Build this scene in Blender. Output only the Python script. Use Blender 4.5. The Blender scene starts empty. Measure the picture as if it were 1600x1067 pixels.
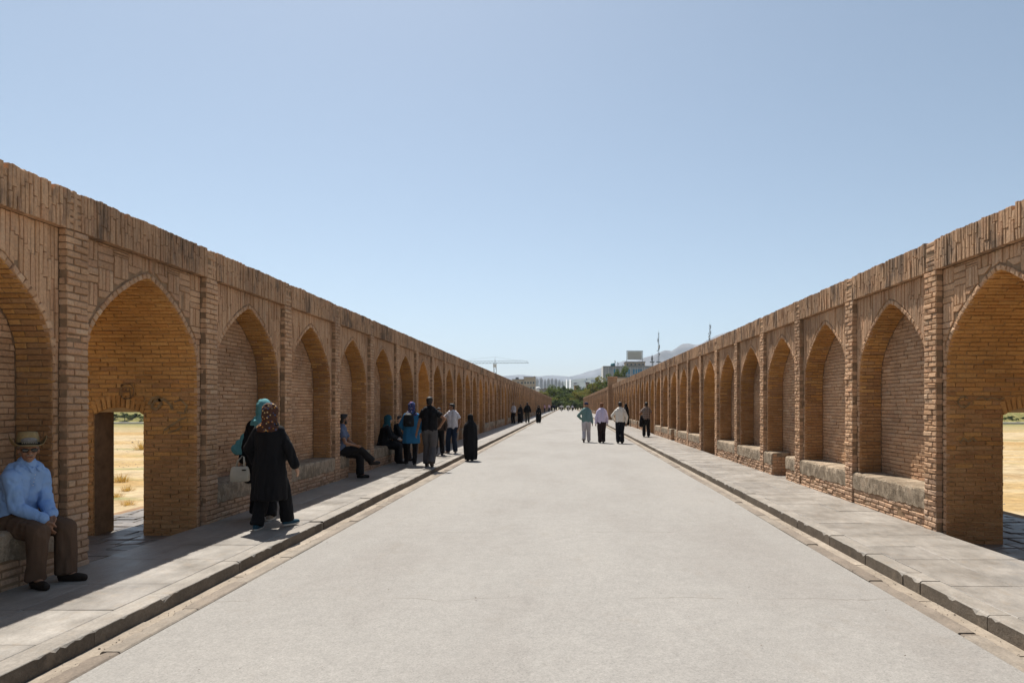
import bpy, math, random
import numpy as np
from mathutils import Vector, Matrix, noise as mnoise
R = math.radians
scene = bpy.context.scene
C = scene.collection
random.seed(7)

# ---------------------------------------------------------------- camera
CAMZ = 1.7
FPX = 1067.0                       # focal length in pixels of the 1600 px wide photograph
VX, VY = 887.0, 632.0              # vanishing point of the bridge
cam_d = bpy.data.cameras.new('camera'); cam = bpy.data.objects.new('camera', cam_d); C.objects.link(cam)
cam.location = (0, 0, CAMZ); cam.rotation_euler = (R(90), 0, 0)
cam_d.sensor_width = 36; cam_d.lens = 36 * FPX / 1600
cam_d.shift_x = -(VX - 800) / 1600; cam_d.shift_y = (VY - 533.5) / 1600
cam_d.clip_start = 0.05; cam_d.clip_end = 30000
scene.camera = cam

# ---------------------------------------------------------------- sky, sun, exposure
TO_SUN = Vector((-0.208, 0.50, 1.0)).normalized()
elev = math.asin(TO_SUN.z); azim = math.atan2(TO_SUN.x, TO_SUN.y)
world = bpy.data.worlds.new('World'); scene.world = world; world.use_nodes = True
wt = world.node_tree; wt.nodes.clear()
wo = wt.nodes.new('ShaderNodeOutputWorld'); wb = wt.nodes.new('ShaderNodeBackground'); ws = wt.nodes.new('ShaderNodeTexSky')
ws.sky_type = 'NISHITA'; ws.sun_disc = False
ws.sun_elevation = elev; ws.sun_rotation = azim
ws.altitude = 1000; ws.air_density = 1.0; ws.dust_density = 2.0; ws.ozone_density = 2.0
wb.inputs['Strength'].default_value = 0.081
wh = wt.nodes.new('ShaderNodeHueSaturation'); wh.inputs['Saturation'].default_value = 0.79; wh.inputs['Hue'].default_value = 0.488
wt.links.new(ws.outputs[0], wh.inputs['Color']); wt.links.new(wh.outputs[0], wb.inputs['Color']); wt.links.new(wb.outputs[0], wo.inputs['Surface'])
sun_d = bpy.data.lights.new('sun', 'SUN'); sun = bpy.data.objects.new('sun', sun_d); C.objects.link(sun)
sun_d.energy = 5.0; sun_d.angle = R(0.53); sun_d.color = (1.0, 0.955, 0.88)
sun.rotation_euler = TO_SUN.to_track_quat('Z', 'Y').to_euler()
sun.location = (0, 0, 60)
vs = scene.view_settings
vs.view_transform = 'Standard'; vs.look = 'None'; vs.exposure = 0.60; vs.gamma = 1.0; vs.use_curve_mapping = False
scene.cycles.use_denoising = True
scene.cycles.max_bounces = 10; scene.cycles.diffuse_bounces = 6; scene.cycles.glossy_bounces = 3
scene.cycles.sample_clamp_indirect = 6.0

def at(px, py, Y):                 # the point that the photograph shows at a pixel, at distance Y down the bridge
    return Vector(((px - VX) * Y / FPX, Y, CAMZ + (VY - py) * Y / FPX))
def topx(p):
    return VX + p[0] * FPX / p[1], VY - (p[2] - CAMZ) * FPX / p[1]

# ---------------------------------------------------------------- materials
def new_mat(name):
    m = bpy.data.materials.new(name); m.use_nodes = True
    nt = m.node_tree; nt.nodes.clear()
    o = nt.nodes.new('ShaderNodeOutputMaterial'); b = nt.nodes.new('ShaderNodeBsdfPrincipled')
    nt.links.new(b.outputs[0], o.inputs['Surface'])
    return m, nt, b
def N(nt, t, **kw):
    n = nt.nodes.new(t)
    for k, v in kw.items():
        if k in n.inputs: n.inputs[k].default_value = v
        else: setattr(n, k, v)
    return n
def ramp(nt, fac, stops):
    r = nt.nodes.new('ShaderNodeValToRGB'); cr = r.color_ramp
    while len(cr.elements) < len(stops): cr.elements.new(0.5)
    for e, (p, c) in zip(cr.elements, stops):
        e.position = p; e.color = (c[0], c[1], c[2], 1) if hasattr(c, '__len__') else (c, c, c, 1)
    nt.links.new(fac, r.inputs['Fac']); return r.outputs['Color']
def mixc(nt, fac, a, b, mode='MIX'):
    m = nt.nodes.new('ShaderNodeMix'); m.data_type = 'RGBA'; m.blend_type = mode; m.clamp_factor = True
    for inp, v in ((m.inputs[0], fac), (m.inputs[6], a), (m.inputs[7], b)):
        if hasattr(v, 'is_output'): nt.links.new(v, inp)
        else: inp.default_value = v if not hasattr(v, '__len__') else (v[0], v[1], v[2], 1)
    return m.outputs[2]
def pos(nt, scale=(1, 1, 1), kind='world'):
    if kind == 'world': v = N(nt, 'ShaderNodeNewGeometry').outputs['Position']
    else: v = N(nt, 'ShaderNodeTexCoord').outputs['Object']
    mp = N(nt, 'ShaderNodeMapping'); mp.inputs['Scale'].default_value = scale
    nt.links.new(v, mp.inputs['Vector']); return mp.outputs[0]
def noise(nt, vec, scale, detail=4, rough=0.6):
    n = N(nt, 'ShaderNodeTexNoise', Scale=scale, Detail=detail, Roughness=rough)
    nt.links.new(vec, n.inputs['Vector']); return n.outputs['Fac']
def bump(nt, b, h, strength, dist):
    n = N(nt, 'ShaderNodeBump', Strength=strength, Distance=dist)
    nt.links.new(h, n.inputs['Height']); nt.links.new(n.outputs[0], b.inputs['Normal'])

MATS = {}
def simple(name, c, rough=0.8, var=0.12, scale=6, bmp=0.0, bscale=40, spec=0.3, metal=0, kind='world'):
    if name in MATS: return MATS[name]
    m, nt, b = new_mat(name)
    v = pos(nt, kind=kind)
    n = noise(nt, v, scale)
    lo = [x * (1 - var) for x in c]; hi = [min(1, x * (1 + var)) for x in c]
    nt.links.new(ramp(nt, n, [(0.3, lo), (0.7, hi)]), b.inputs['Base Color'])
    b.inputs['Roughness'].default_value = rough; b.inputs['Specular IOR Level'].default_value = spec
    b.inputs['Metallic'].default_value = metal
    if bmp: bump(nt, b, noise(nt, v, bscale, 5), bmp, 0.01)
    MATS[name] = m; return m

def brick_mat(name, tones, stain=0.0, pale=0.0):
    m, nt, b = new_mat(name)
    a = N(nt, 'ShaderNodeAttribute', attribute_name='rnd')
    base = ramp(nt, a.outputs['Fac'], [(i / (len(tones) - 1), t) for i, t in enumerate(tones)])
    v = pos(nt)
    n1 = noise(nt, v, 1.1, 7, 0.66); n2 = noise(nt, v, 38, 4, 0.7); n3 = noise(nt, v, 7, 5, 0.65)
    col = mixc(nt, 1.0, base, ramp(nt, n1, [(0.28, (0.66, 0.65, 0.66)), (0.5, (1.0, 0.98, 0.95)), (0.72, (1.18, 1.15, 1.10))]), 'MULTIPLY')
    col = mixc(nt, 1.0, col, ramp(nt, n2, [(0.25, 0.72), (0.6, 1.08)]), 'MULTIPLY')
    n0 = noise(nt, pos(nt, (1, 1, 0.6)), 0.42, 3, 0.5)
    col = mixc(nt, 1.0, col, ramp(nt, n0, [(0.35, (0.76, 0.74, 0.72)), (0.65, (1.10, 1.08, 1.05))]), 'MULTIPLY')
    # lime bloom and old mortar smeared over the faces
    col = mixc(nt, ramp(nt, n3, [(0.56, 0.0), (0.74, 0.34 + pale)]), col, (0.40, 0.33, 0.25))
    if stain:
        s = noise(nt, pos(nt, (1, 1, 0.35)), 2.6, 6, 0.75)
        col = mixc(nt, ramp(nt, s, [(0.50, 0.0), (0.62, stain)]), col, (0.085, 0.068, 0.055))
    nt.links.new(col, b.inputs['Base Color'])
    b.inputs['Roughness'].default_value = 0.93; b.inputs['Specular IOR Level'].default_value = 0.15
    bump(nt, b, mixc(nt, 0.5, n2, n3), 0.9, 0.012)
    return m
TONES = [(0.42, 0.255, 0.140), (0.47, 0.295, 0.165), (0.50, 0.318, 0.182), (0.52, 0.340, 0.198), (0.46, 0.275, 0.155), (0.56, 0.385, 0.235)]
TONES = [(t[0] * 1.03, t[1] * 1.03, t[2] * 1.12) for t in TONES]
M_brick = brick_mat('buff_brick', TONES)
M_brick_top = brick_mat('weathered_parapet_brick', [tuple(x * 0.94 for x in t) for t in (TONES[1], TONES[2], TONES[3], TONES[2], TONES[4])], stain=0.70)
M_brick_vault = brick_mat('ochre_glow_vault_brick', [(t[0] * 0.98, t[1] * 0.85, t[2] * 0.52) for t in TONES], pale=-0.22)  # ochre brick pushed further to orange: bounced glow painted into its colour
M_brick_jamb = brick_mat('shade_toned_jamb_brick', [(t[0] * 0.80, t[1] * 0.71, t[2] * 0.54) for t in TONES], pale=-0.15)  # darkened copy of the wall brick: shade of the jambs painted in
M_brick_low = brick_mat('worn_bench_brick', [(t[0] * 0.97, t[1] * 1.02, t[2] * 1.12) for t in TONES], pale=0.25)
M_mortar = simple('lime_mortar', (0.27, 0.175, 0.105), 0.95, 0.22, 9, 0.6, 60, 0.1)
M_vault_mortar = simple('ochre_mortar', (0.40, 0.255, 0.125), 0.95, 0.2, 9, 0.5, 60, 0.1)

def plaster_mat():
    m, nt, b = new_mat('peeling_bench_plaster')
    v = pos(nt); n1 = noise(nt, pos(nt, (1, 1, 0.8)), 5.0, 6, 0.72); n2 = noise(nt, v, 60, 4, 0.7); n3 = noise(nt, v, 1.6, 4)
    col = ramp(nt, n1, [(0.40, (0.235, 0.180, 0.124)), (0.50, (0.285, 0.222, 0.155)), (0.535, (0.41, 0.325, 0.235)), (0.68, (0.33, 0.235, 0.155))])
    col = mixc(nt, 1.0, col, ramp(nt, n2, [(0.3, 0.78), (0.65, 1.08)]), 'MULTIPLY')
    col = mixc(nt, 1.0, col, ramp(nt, n3, [(0.3, 0.82), (0.7, 1.1)]), 'MULTIPLY')
    nt.links.new(col, b.inputs['Base Color']); b.inputs['Roughness'].default_value = 0.9
    b.inputs['Specular IOR Level'].default_value = 0.2
    bump(nt, b, mixc(nt, 0.45, n1, n2), 0.9, 0.03)
    return m
M_plaster = plaster_mat()

def road_mat():
    m, nt, b = new_mat('worn_pale_concrete_road')
    v = pos(nt)
    big = noise(nt, pos(nt, (1, 0.35, 1)), 0.55, 6, 0.62); mid = noise(nt, v, 5, 5, 0.7); fine = noise(nt, v, 75, 4, 0.8); grit = noise(nt, v, 240, 2, 0.5)
    col = ramp(nt, big, [(0.28, (0.222, 0.203, 0.183)), (0.5, (0.256, 0.240, 0.219)), (0.72, (0.282, 0.264, 0.240))])
    col = mixc(nt, 1.0, col, ramp(nt, mid, [(0.28, 0.92), (0.7, 1.05)]), 'MULTIPLY')
    col = mixc(nt, 1.0, col, ramp(nt, fine, [(0.25, 0.60), (0.5, 1.03), (0.75, 1.28)]), 'MULTIPLY')
    col = mixc(nt, 1.0, col, ramp(nt, noise(nt, v, 28, 4, 0.8), [(0.3, 0.86), (0.7, 1.10)]), 'MULTIPLY')
    # sparse dark and pale aggregate
    vo = N(nt, 'ShaderNodeTexVoronoi', Scale=17.0); nt.links.new(v, vo.inputs['Vector'])
    spk = ramp(nt, vo.outputs['Distance'], [(0.035, 1.0), (0.075, 0.0)])
    gate = ramp(nt, noise(nt, v, 9, 2), [(0.52, 0.0), (0.58, 0.85)])
    f = N(nt, 'ShaderNodeMath', operation='MULTIPLY'); nt.links.new(spk, f.inputs[0]); nt.links.new(gate, f.inputs[1])
    col = mixc(nt, f.outputs[0], col, (0.13, 0.11, 0.09))
    # brown rubbed stains
    st = noise(nt, pos(nt, (1, 0.5, 1)), 2.1, 5, 0.7)
    col = mixc(nt, ramp(nt, st, [(0.58, 0.0), (0.76, 0.32)]), col, (0.192, 0.156, 0.120))
    # transverse pour joints, broken and wandering
    g = N(nt, 'ShaderNodeSeparateXYZ'); nt.links.new(v, g.inputs[0])
    wob = noise(nt, v, 1.4, 4)
    ad = N(nt, 'ShaderNodeMath', operation='MULTIPLY_ADD'); nt.links.new(wob, ad.inputs[0]); ad.inputs[1].default_value = 0.35; nt.links.new(g.outputs['Y'], ad.inputs[2])
    md = N(nt, 'ShaderNodeMath', operation='PINGPONG'); nt.links.new(ad.outputs[0], md.inputs[0]); md.inputs[1].default_value = 1.53
    ln = ramp(nt, md.outputs[0], [(0.004, 1.0), (0.011, 0.0)])
    gt = ramp(nt, noise(nt, v, 0.9, 3), [(0.46, 0.0), (0.54, 0.75)])
    f2 = N(nt, 'ShaderNodeMath', operation='MULTIPLY'); nt.links.new(ln, f2.inputs[0]); nt.links.new(gt, f2.inputs[1])
    col = mixc(nt, f2.outputs[0], col, (0.15, 0.13, 0.11))
    nt.links.new(col, b.inputs['Base Color']); b.inputs['Roughness'].default_value = 0.82; b.inputs['Specular IOR Level'].default_value = 0.25
    bump(nt, b, mixc(nt, 0.5, fine, grit), 0.35, 0.006)
    return m
M_road = road_mat()

def stone_mat(name, c1, c2, rough=(0.35, 0.6), spec=0.45, bs=0.35):
    m, nt, b = new_mat(name)
    a = N(nt, 'ShaderNodeAttribute', attribute_name='rnd')
    v = pos(nt); n1 = noise(nt, v, 1.7, 6, 0.65); n2 = noise(nt, v, 50, 4, 0.7); n3 = noise(nt, v, 8, 5)
    col = mixc(nt, a.outputs['Fac'], c1, c2)
    col = mixc(nt, 1.0, col, ramp(nt, n1, [(0.3, (0.78, 0.765, 0.745)), (0.7, (1.16, 1.15, 1.14))]), 'MULTIPLY')
    col = mixc(nt, 1.0, col, ramp(nt, n2, [(0.28, 0.76), (0.66, 1.08)]), 'MULTIPLY')
    n4 = noise(nt, pos(nt, (1.6, 0.6, 1)), 6.5, 6, 0.75)
    col = mixc(nt, 1.0, col, ramp(nt, n4, [(0.32, 0.80), (0.52, 1.0), (0.66, 1.16)]), 'MULTIPLY')
    col = mixc(nt, ramp(nt, n3, [(0.55, 0.0), (0.72, 0.5)]), col, (0.26, 0.205, 0.15))
    nt.links.new(col, b.inputs['Base Color'])
    nt.links.new(ramp(nt, n1, [(0.3, rough[0]), (0.7, rough[1])]), b.inputs['Roughness'])
    b.inputs['Specular IOR Level'].default_value = spec
    bump(nt, b, mixc(nt, 0.5, n2, n3), bs, 0.01)
    return m
M_slab = stone_mat('polished_pavement_stone', (0.235, 0.213, 0.188), (0.29, 0.264, 0.232))
M_kerb = stone_mat('kerb_stone', (0.240, 0.214, 0.184), (0.292, 0.262, 0.226), (0.5, 0.75), 0.3, 0.6)
M_kerb_face = stone_mat('shaded_kerb_face', (0.125, 0.102, 0.080), (0.185, 0.155, 0.122), (0.8, 0.95), 0.15, 1.0)  # darker copy of the kerb stone: shade of the upright faces painted in
M_gutter = stone_mat('pale_gutter_stone', (0.288, 0.240, 0.188), (0.336, 0.284, 0.228), (0.75, 0.95), 0.2, 0.5)
M_edging = stone_mat('brown_edging_stone', (0.192, 0.156, 0.124), (0.256, 0.220, 0.180), (0.7, 0.9), 0.2, 0.6)
M_cobble = stone_mat('dark_passage_stone', (0.13, 0.11, 0.09), (0.19, 0.16, 0.135), (0.30, 0.6), 0.38, 0.9)
M_dirt = simple('joint_dirt', (0.17, 0.145, 0.115), 0.95, 0.25, 12)

def ground_mat():
    m, nt, b = new_mat('dry_riverbed_and_bank')
    v = pos(nt); g = N(nt, 'ShaderNodeSeparateXYZ'); nt.links.new(v, g.inputs[0])
    n1 = noise(nt, pos(nt, (0.35, 1, 1)), 0.085, 6, 0.62); n2 = noise(nt, v, 1.2, 6, 0.7); n3 = noise(nt, pos(nt, (0.2, 1, 1)), 0.22, 5, 0.6)
    bed = ramp(nt, n1, [(0.30, (0.36, 0.225, 0.090)), (0.44, (0.42, 0.285, 0.130)), (0.56, (0.46, 0.36, 0.22)), (0.70, (0.33, 0.20, 0.080))])
    bed = mixc(nt, ramp(nt, n3, [(0.57, 0.0), (0.66, 0.8)]), bed, (0.20, 0.21, 0.08))
    bed = mixc(nt, 1.0, bed, ramp(nt, n2, [(0.3, 0.6), (0.7, 1.2)]), 'MULTIPLY')
    grass = ramp(nt, n2, [(0.3, (0.11, 0.13, 0.035)), (0.5, (0.19, 0.17, 0.06)), (0.7, (0.34, 0.27, 0.12))])
    mr = N(nt, 'ShaderNodeMapRange'); nt.links.new(g.outputs['Y'], mr.inputs['Value'])
    mr.inputs['From Min'].default_value = 150; mr.inputs['From Max'].default_value = 222
    col = mixc(nt, mr.outputs[0], bed, grass)
    far = ramp(nt, noise(nt, v, 0.012, 6, 0.7), [(0.35, (0.16, 0.16, 0.09)), (0.5, (0.30, 0.26, 0.20)), (0.65, (0.20, 0.20, 0.12))])
    mr2 = N(nt, 'ShaderNodeMapRange'); nt.links.new(g.outputs['Y'], mr2.inputs['Value'])
    mr2.inputs['From Min'].default_value = 244; mr2.inputs['From Max'].default_value = 300
    col = mixc(nt, mr2.outputs[0], col, far)
    nt.links.new(col, b.inputs['Base Color']); b.inputs['Roughness'].default_value = 0.95; b.inputs['Specular IOR Level'].default_value = 0.1
    bump(nt, b, n2, 0.6, 0.15)
    return m
M_ground = ground_mat()

# ---------------------------------------------------------------- mesh helpers
class MB:
    def __init__(s): s.v = []; s.f = []; s.m = []; s.r = []
    def add(s, vs, fs, mi=0, rnd=None):
        o = len(s.v); s.v.extend(vs)
        r = random.random() if rnd is None else rnd
        for f in fs: s.f.append(tuple(i + o for i in f)); s.m.append(mi); s.r.append(r)
    def box(s, a, b, mi=0, jit=0.0):
        (x0, y0, z0), (x1, y1, z1) = a, b
        vs = [(x0, y0, z0), (x1, y0, z0), (x1, y1, z0), (x0, y1, z0), (x0, y0, z1), (x1, y0, z1), (x1, y1, z1), (x0, y1, z1)]
        if jit: vs = [tuple(c + random.uniform(-jit, jit) for c in p) for p in vs]
        s.add(vs, [(0, 3, 2, 1), (4, 5, 6, 7), (0, 1, 5, 4), (1, 2, 6, 5), (2, 3, 7, 6), (3, 0, 4, 7)], mi)
    def cbox(s, a, b, c=0.012, mi=0, jit=0.0):      # box with chamfered top edge
        (x0, y0, z0), (x1, y1, z1) = a, b
        j = lambda p: tuple(q + random.uniform(-jit, jit) for q in p)
        vs = [(x0, y0, z0), (x1, y0, z0), (x1, y1, z0), (x0, y1, z0)]
        vs += [j(p) for p in ((x0, y0, z1 - c), (x1, y0, z1 - c), (x1, y1, z1 - c), (x0, y1, z1 - c))]
        vs += [j(p) for p in ((x0 + c, y0 + c, z1), (x1 - c, y0 + c, z1), (x1 - c, y1 - c, z1), (x0 + c, y1 - c, z1))]
        fs = [(8, 9, 10, 11)]
        for k in range(4):
            n = (k + 1) % 4; fs += [(k, n, 4 + n, 4 + k), (4 + k, 4 + n, 8 + n, 8 + k)]
        s.add(vs, fs, mi)
    def chipped(s, a, b, side, rnd, mi=0):
        """a long stone whose upper edge on the given side (-1 or +1 in x) is worn and chipped"""
        (x0, y0, z0), (x1, y1, z1) = a, b; n = max(4, int((y1 - y0) / 0.045)); vs = []; fs = []; sd = rnd.uniform(0, 99)
        xf, xb = (x1, x0) if side > 0 else (x0, x1)
        for i in range(n + 1):
            y = y0 + (y1 - y0) * i / n; f = mnoise.fractal(Vector((y * 9 + sd, sd, 0)), 0.5, 2.2, 6); ch = 0.008 + max(0, f - 0.22) * 0.07 + (0.012 if i in (0, n) else 0); w = 0.006 * mnoise.noise(Vector((y * 3, sd, 5)))
            ch = min(ch, 0.06)
            for x, z in ((xf + w * side, z0), (xf + w * side, z1 - ch * 0.8), (xf - side * ch * 0.45 + w * side, z1 - ch * 0.25), (xf - side * ch, z1 + 0.4 * w), (xb + side * 0.012, z1), (xb, z1 - 0.010), (xb, z0)): vs.append((x, y, z))
        o = len(s.v); s.v.extend(vs); r = rnd.random()
        for i in range(n):
            for j in range(6):
                q = (i * 7 + j, i * 7 + j + 1, (i + 1) * 7 + j + 1, (i + 1) * 7 + j); q = q if side > 0 else q[::-1]
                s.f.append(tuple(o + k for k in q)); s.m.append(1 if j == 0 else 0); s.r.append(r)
        for q in (tuple(range(7)), tuple(n * 7 + j for j in range(7))[::-1]): s.f.append(tuple(o + k for k in q)); s.m.append(1); s.r.append(r)
    def tube(s, pts, rad, seg=6, mi=0):
        pts = [Vector(p) for p in pts]; rs = rad if hasattr(rad, '__len__') else [rad] * len(pts)
        vs = []; fs = []
        for i, p in enumerate(pts):
            d = (pts[min(i + 1, len(pts) - 1)] - pts[max(i - 1, 0)]).normalized()
            a = d.orthogonal().normalized(); b = d.cross(a)
            for k in range(seg):
                t = 2 * math.pi * k / seg; vs.append(tuple(p + (a * math.cos(t) + b * math.sin(t)) * rs[i]))
        for i in range(len(pts) - 1):
            for k in range(seg):
                n = (k + 1) % seg; fs.append((i * seg + k, i * seg + n, (i + 1) * seg + n, (i + 1) * seg + k))
        fs.append(tuple(range(seg))[::-1]); fs.append(tuple((len(pts) - 1) * seg + k for k in range(seg)))
        s.add(vs, fs, mi)
    def mesh(s, name, mats, smooth=False):
        me = bpy.data.meshes.new(name); me.from_pydata(s.v, [], s.f)
        mats = mats if isinstance(mats, (list, tuple)) else [mats]
        for m in mats: me.materials.append(m)
        me.polygons.foreach_set('material_index', s.m)
        at_ = me.attributes.new('rnd', 'FLOAT', 'FACE'); at_.data.foreach_set('value', s.r)
        if smooth: me.polygons.foreach_set('use_smooth', [True] * len(s.f))
        me.update(); return me
    def build(s, name, mats, parent=None, loc=(0, 0, 0), smooth=False):
        return link(name, s.mesh(name, mats, smooth), parent, loc)
def link(name, data, parent=None, loc=(0, 0, 0)):
    o = bpy.data.objects.new(name, data); C.objects.link(o)
    o.parent = parent; o.location = loc; return o
def tag(o, label=None, cat=None, group=None, kind=None):
    if label: o['label'] = label
    if cat: o['category'] = cat
    if group: o['group'] = group
    if kind: o['kind'] = kind
    return o
def empty(name, loc=(0, 0, 0), rz=0):
    o = link(name, None, None, loc); o.rotation_euler = (0, 0, rz); o.empty_display_size = 0.2; return o

# ================================================================ THE SETTING
XL, XR = 4.82, 4.64                 # road centre line to the pilaster faces
KL, KR = 3.35, 3.19                 # to the kerb feet
PITCH = 2.535; YL0 = 6.73; YR0 = 8.75 - PITCH
YEND = 206.0
PAVE = 0.10; FLOOR = -0.05

# ---- ground sheet: dry riverbed under the bridge, banks, plain to the mountains
def ground():
    xs = sorted(set([-6800, -5000, -3500, -2400, -1600, -1000, -600] + list(range(-400, 401, 20)) + [600, 1000, 1600, 2400, 3500, 5000, 6800]))
    ys = sorted(set([-380, -300, -200, -120] + list(range(-80, 222, 10)) + [224, 227, 230, 233, 236, 239, 242, 246, 255, 270, 300, 350, 420, 520, 700, 900, 1200, 1500, 2000, 2600, 3300, 4200, 5200, 6400, 7600, 8800]))
    vs = []; fs = []
    for y in ys:
        for x in xs:
            t = min(1, max(0, (y - 226 - 4 * math.sin(x * 0.02)) / 14)); t = t * t * (3 - 2 * t)
            z = -4.6 + 4.2 * t
            if y < 226: z += 0.35 * mnoise.noise(Vector((x * 0.03, y * 0.05, 1)))
            if y < -90: z += 4.2 * min(1, (-90 - y) / 30)
            vs.append((x, y, z))
    nx = len(xs)
    for j in range(len(ys) - 1):
        for i in range(nx - 1):
            a = j * nx + i; fs.append((a, a + 1, a + nx + 1, a + nx))
    b = MB(); b.add(vs, fs); return tag(b.build('ground', M_ground, smooth=True), kind='structure')
ground()

# ---- bridge deck under everything, the road on top of it
b = MB(); b.box((-7.35, -9, -1.3), (7.2, 240, FLOOR - 0.004)); tag(b.build('bridge_deck', M_mortar), kind='structure')
def road():
    b = MB(); xs = np.linspace(-(KL - 0.30), KR - 0.30, 24); ys = list(np.arange(-8, 60, 0.8)) + list(np.arange(60, 240, 4.0))
    vs = [(x, y, 0.0 + 0.012 * mnoise.noise(Vector((x * 0.5, y * 0.22, 3))) + 0.02 * (1 - (x / 3) ** 2)) for y in ys for x in xs]
    n = len(xs); fs = [(j * n + i, j * n + i + 1, (j + 1) * n + i + 1, (j + 1) * n + i) for j in range(len(ys) - 1) for i in range(n - 1)]
    b.add(vs, fs); return tag(b.build('road', M_road, smooth=True), kind='structure')
road()

def strip_run(name, s, x0, x1, z0, z1, ymin, ymax, lens, mat, piece, keep, chamf, jz, gaps=(), joint=0.008, jit=0.003):
    """a run of stones along the bridge: the nearest as pieces, the rest joined"""
    root = MB(); root.box((min(s * x0, s * x1) + 0.006, ymin, z0 - 0.03), (max(s * x0, s * x1) - 0.006, ymax, z1 - 0.022 - jz))
    ro = tag(root.build(name, M_dirt), kind='structure')
    y = ymin; rest = MB(); k = 0
    rnd = random.Random(len(name) * 7 + int(s))
    while y < ymax:
        l = rnd.uniform(*lens); y1 = y + l
        for (ga, gb) in gaps:
            if y < ga < y1: y1 = ga
            if y1 > ga and y < gb and not y < ga: y = gb; y1 = gb + l
        a = (min(s * x0, s * x1), y + joint / 2, z0); e = (max(s * x0, s * x1), y1 - joint / 2, z1 + rnd.uniform(-jz, jz))
        if e[1] - a[1] > 0.03:
            if y1 > 2.0 and k < keep:
                b = MB()
                if piece == 'kerb_stone': b.chipped(a, e, -s, rnd)
                elif piece == 'edging_stone': b.chipped(a, e, s, rnd)
                else: b.cbox(a, e, chamf, 0, jit)
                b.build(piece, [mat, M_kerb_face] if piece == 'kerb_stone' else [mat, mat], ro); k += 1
            elif piece == 'kerb_stone': rest.chipped(a, e, -s, rnd)
            else: rest.cbox(a, e, chamf, 0, jit)
        y = y1
        for (ga, gb) in gaps:
            if abs(y - ga) < 1e-6: y = gb
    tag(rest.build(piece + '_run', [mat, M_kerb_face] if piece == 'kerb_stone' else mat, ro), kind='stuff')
    return ro
GAP_L = ((9.30, 9.37), (16.6, 16.70)); GAP_R = ((6.48, 6.505), (15.9, 15.94), (25.3, 25.36))
strip_run('kerb_left', -1, KL, KL + 0.19, -0.04, PAVE + 0.004, -6, YEND, (0.9, 1.25), M_kerb, 'kerb_stone', 60, 0.014, 0.005, GAP_L, jit=0.005)
strip_run('kerb_right', 1, KR, KR + 0.19, -0.04, PAVE + 0.004, -6, YEND, (0.8, 1.2), M_kerb, 'kerb_stone', 60, 0.014, 0.006, GAP_R, jit=0.007)
for s, K, nm in ((-1, KL, 'left'), (1, KR, 'right')):
    strip_run('gutter_' + nm, s, K - 0.155, K - 0.003, -0.06, -0.012, -6, YEND, (0.9, 1.6), M_gutter, 'gutter_stone', 40, 0.006, 0.003, joint=0.006)
    strip_run('edging_' + nm, s, K - 0.30, K - 0.16, -0.06, 0.012, -6, YEND, (0.5, 1.1), M_edging, 'edging_stone', 60, 0.010, 0.007, ((5.04, 5.06),) if s > 0 else (), joint=0.010, jit=0.006)

def pavement(name, s, K, X):
    x0 = K + 0.194; x1 = X + 0.03
    r = MB(); r.box((min(s * x0, s * x1), -6, -0.05), (max(s * x0, s * x1), YEND, PAVE - 0.014))
    ro = tag(r.build(name, M_dirt), kind='structure'); rest = MB(); k = 0; y = -6.0; rnd = random.Random(11 if s > 0 else 12)
    while y < YEND:
        l = rnd.uniform(0.62, 1.05); cut = [x0, x1] if rnd.random() < 0.45 else [x0, x0 + (x1 - x0) * rnd.uniform(0.4, 0.6), x1]
        for a, e in zip(cut[:-1], cut[1:]):
            p = (min(s * a, s * e) + 0.0025, y + 0.0025, PAVE - 0.06); q = (max(s * a, s * e) - 0.0025, y + l - 0.0025, PAVE + rnd.uniform(-0.0025, 0.0025))
            if y + l > 3.0 and k < 110:
                b = MB(); b.cbox(p, q, 0.004, 0, 0.0012); b.build('paving_slab', M_slab, ro); k += 1
            else: rest.cbox(p, q, 0.004, 0, 0.0012)
        y += l
    tag(rest.build('paving_slab_run', M_slab, ro), kind='stuff')
pavement('pavement_left', -1, KL, XL); pavement('pavement_right', 1, KR, XR)

# ---------------------------------------------------------------- the two arcade walls
ARCH = [(1.04, 2.05), (1.034, 2.2), (1.004, 2.36), (0.935, 2.51), (0.82, 2.655), (0.66, 2.80), (0.5, 2.925), (0.33, 3.03), (0.17, 3.115), (0.0, 3.18)]
AW = np.array([p[0] for p in ARCH]); AH = np.array([p[1] for p in ARCH])
UC = PITCH / 2; ZB = 3.40; ZT = 3.79; VW = 0.08; VN = 0.44
def half_at(z): return float(np.interp(z, AH, AW)) if z < 3.18 else 0.0
def high_at(d): return float(np.interp(abs(d), AW[::-1], AH[::-1])) if abs(d) < 1.04 else 0.0

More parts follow.
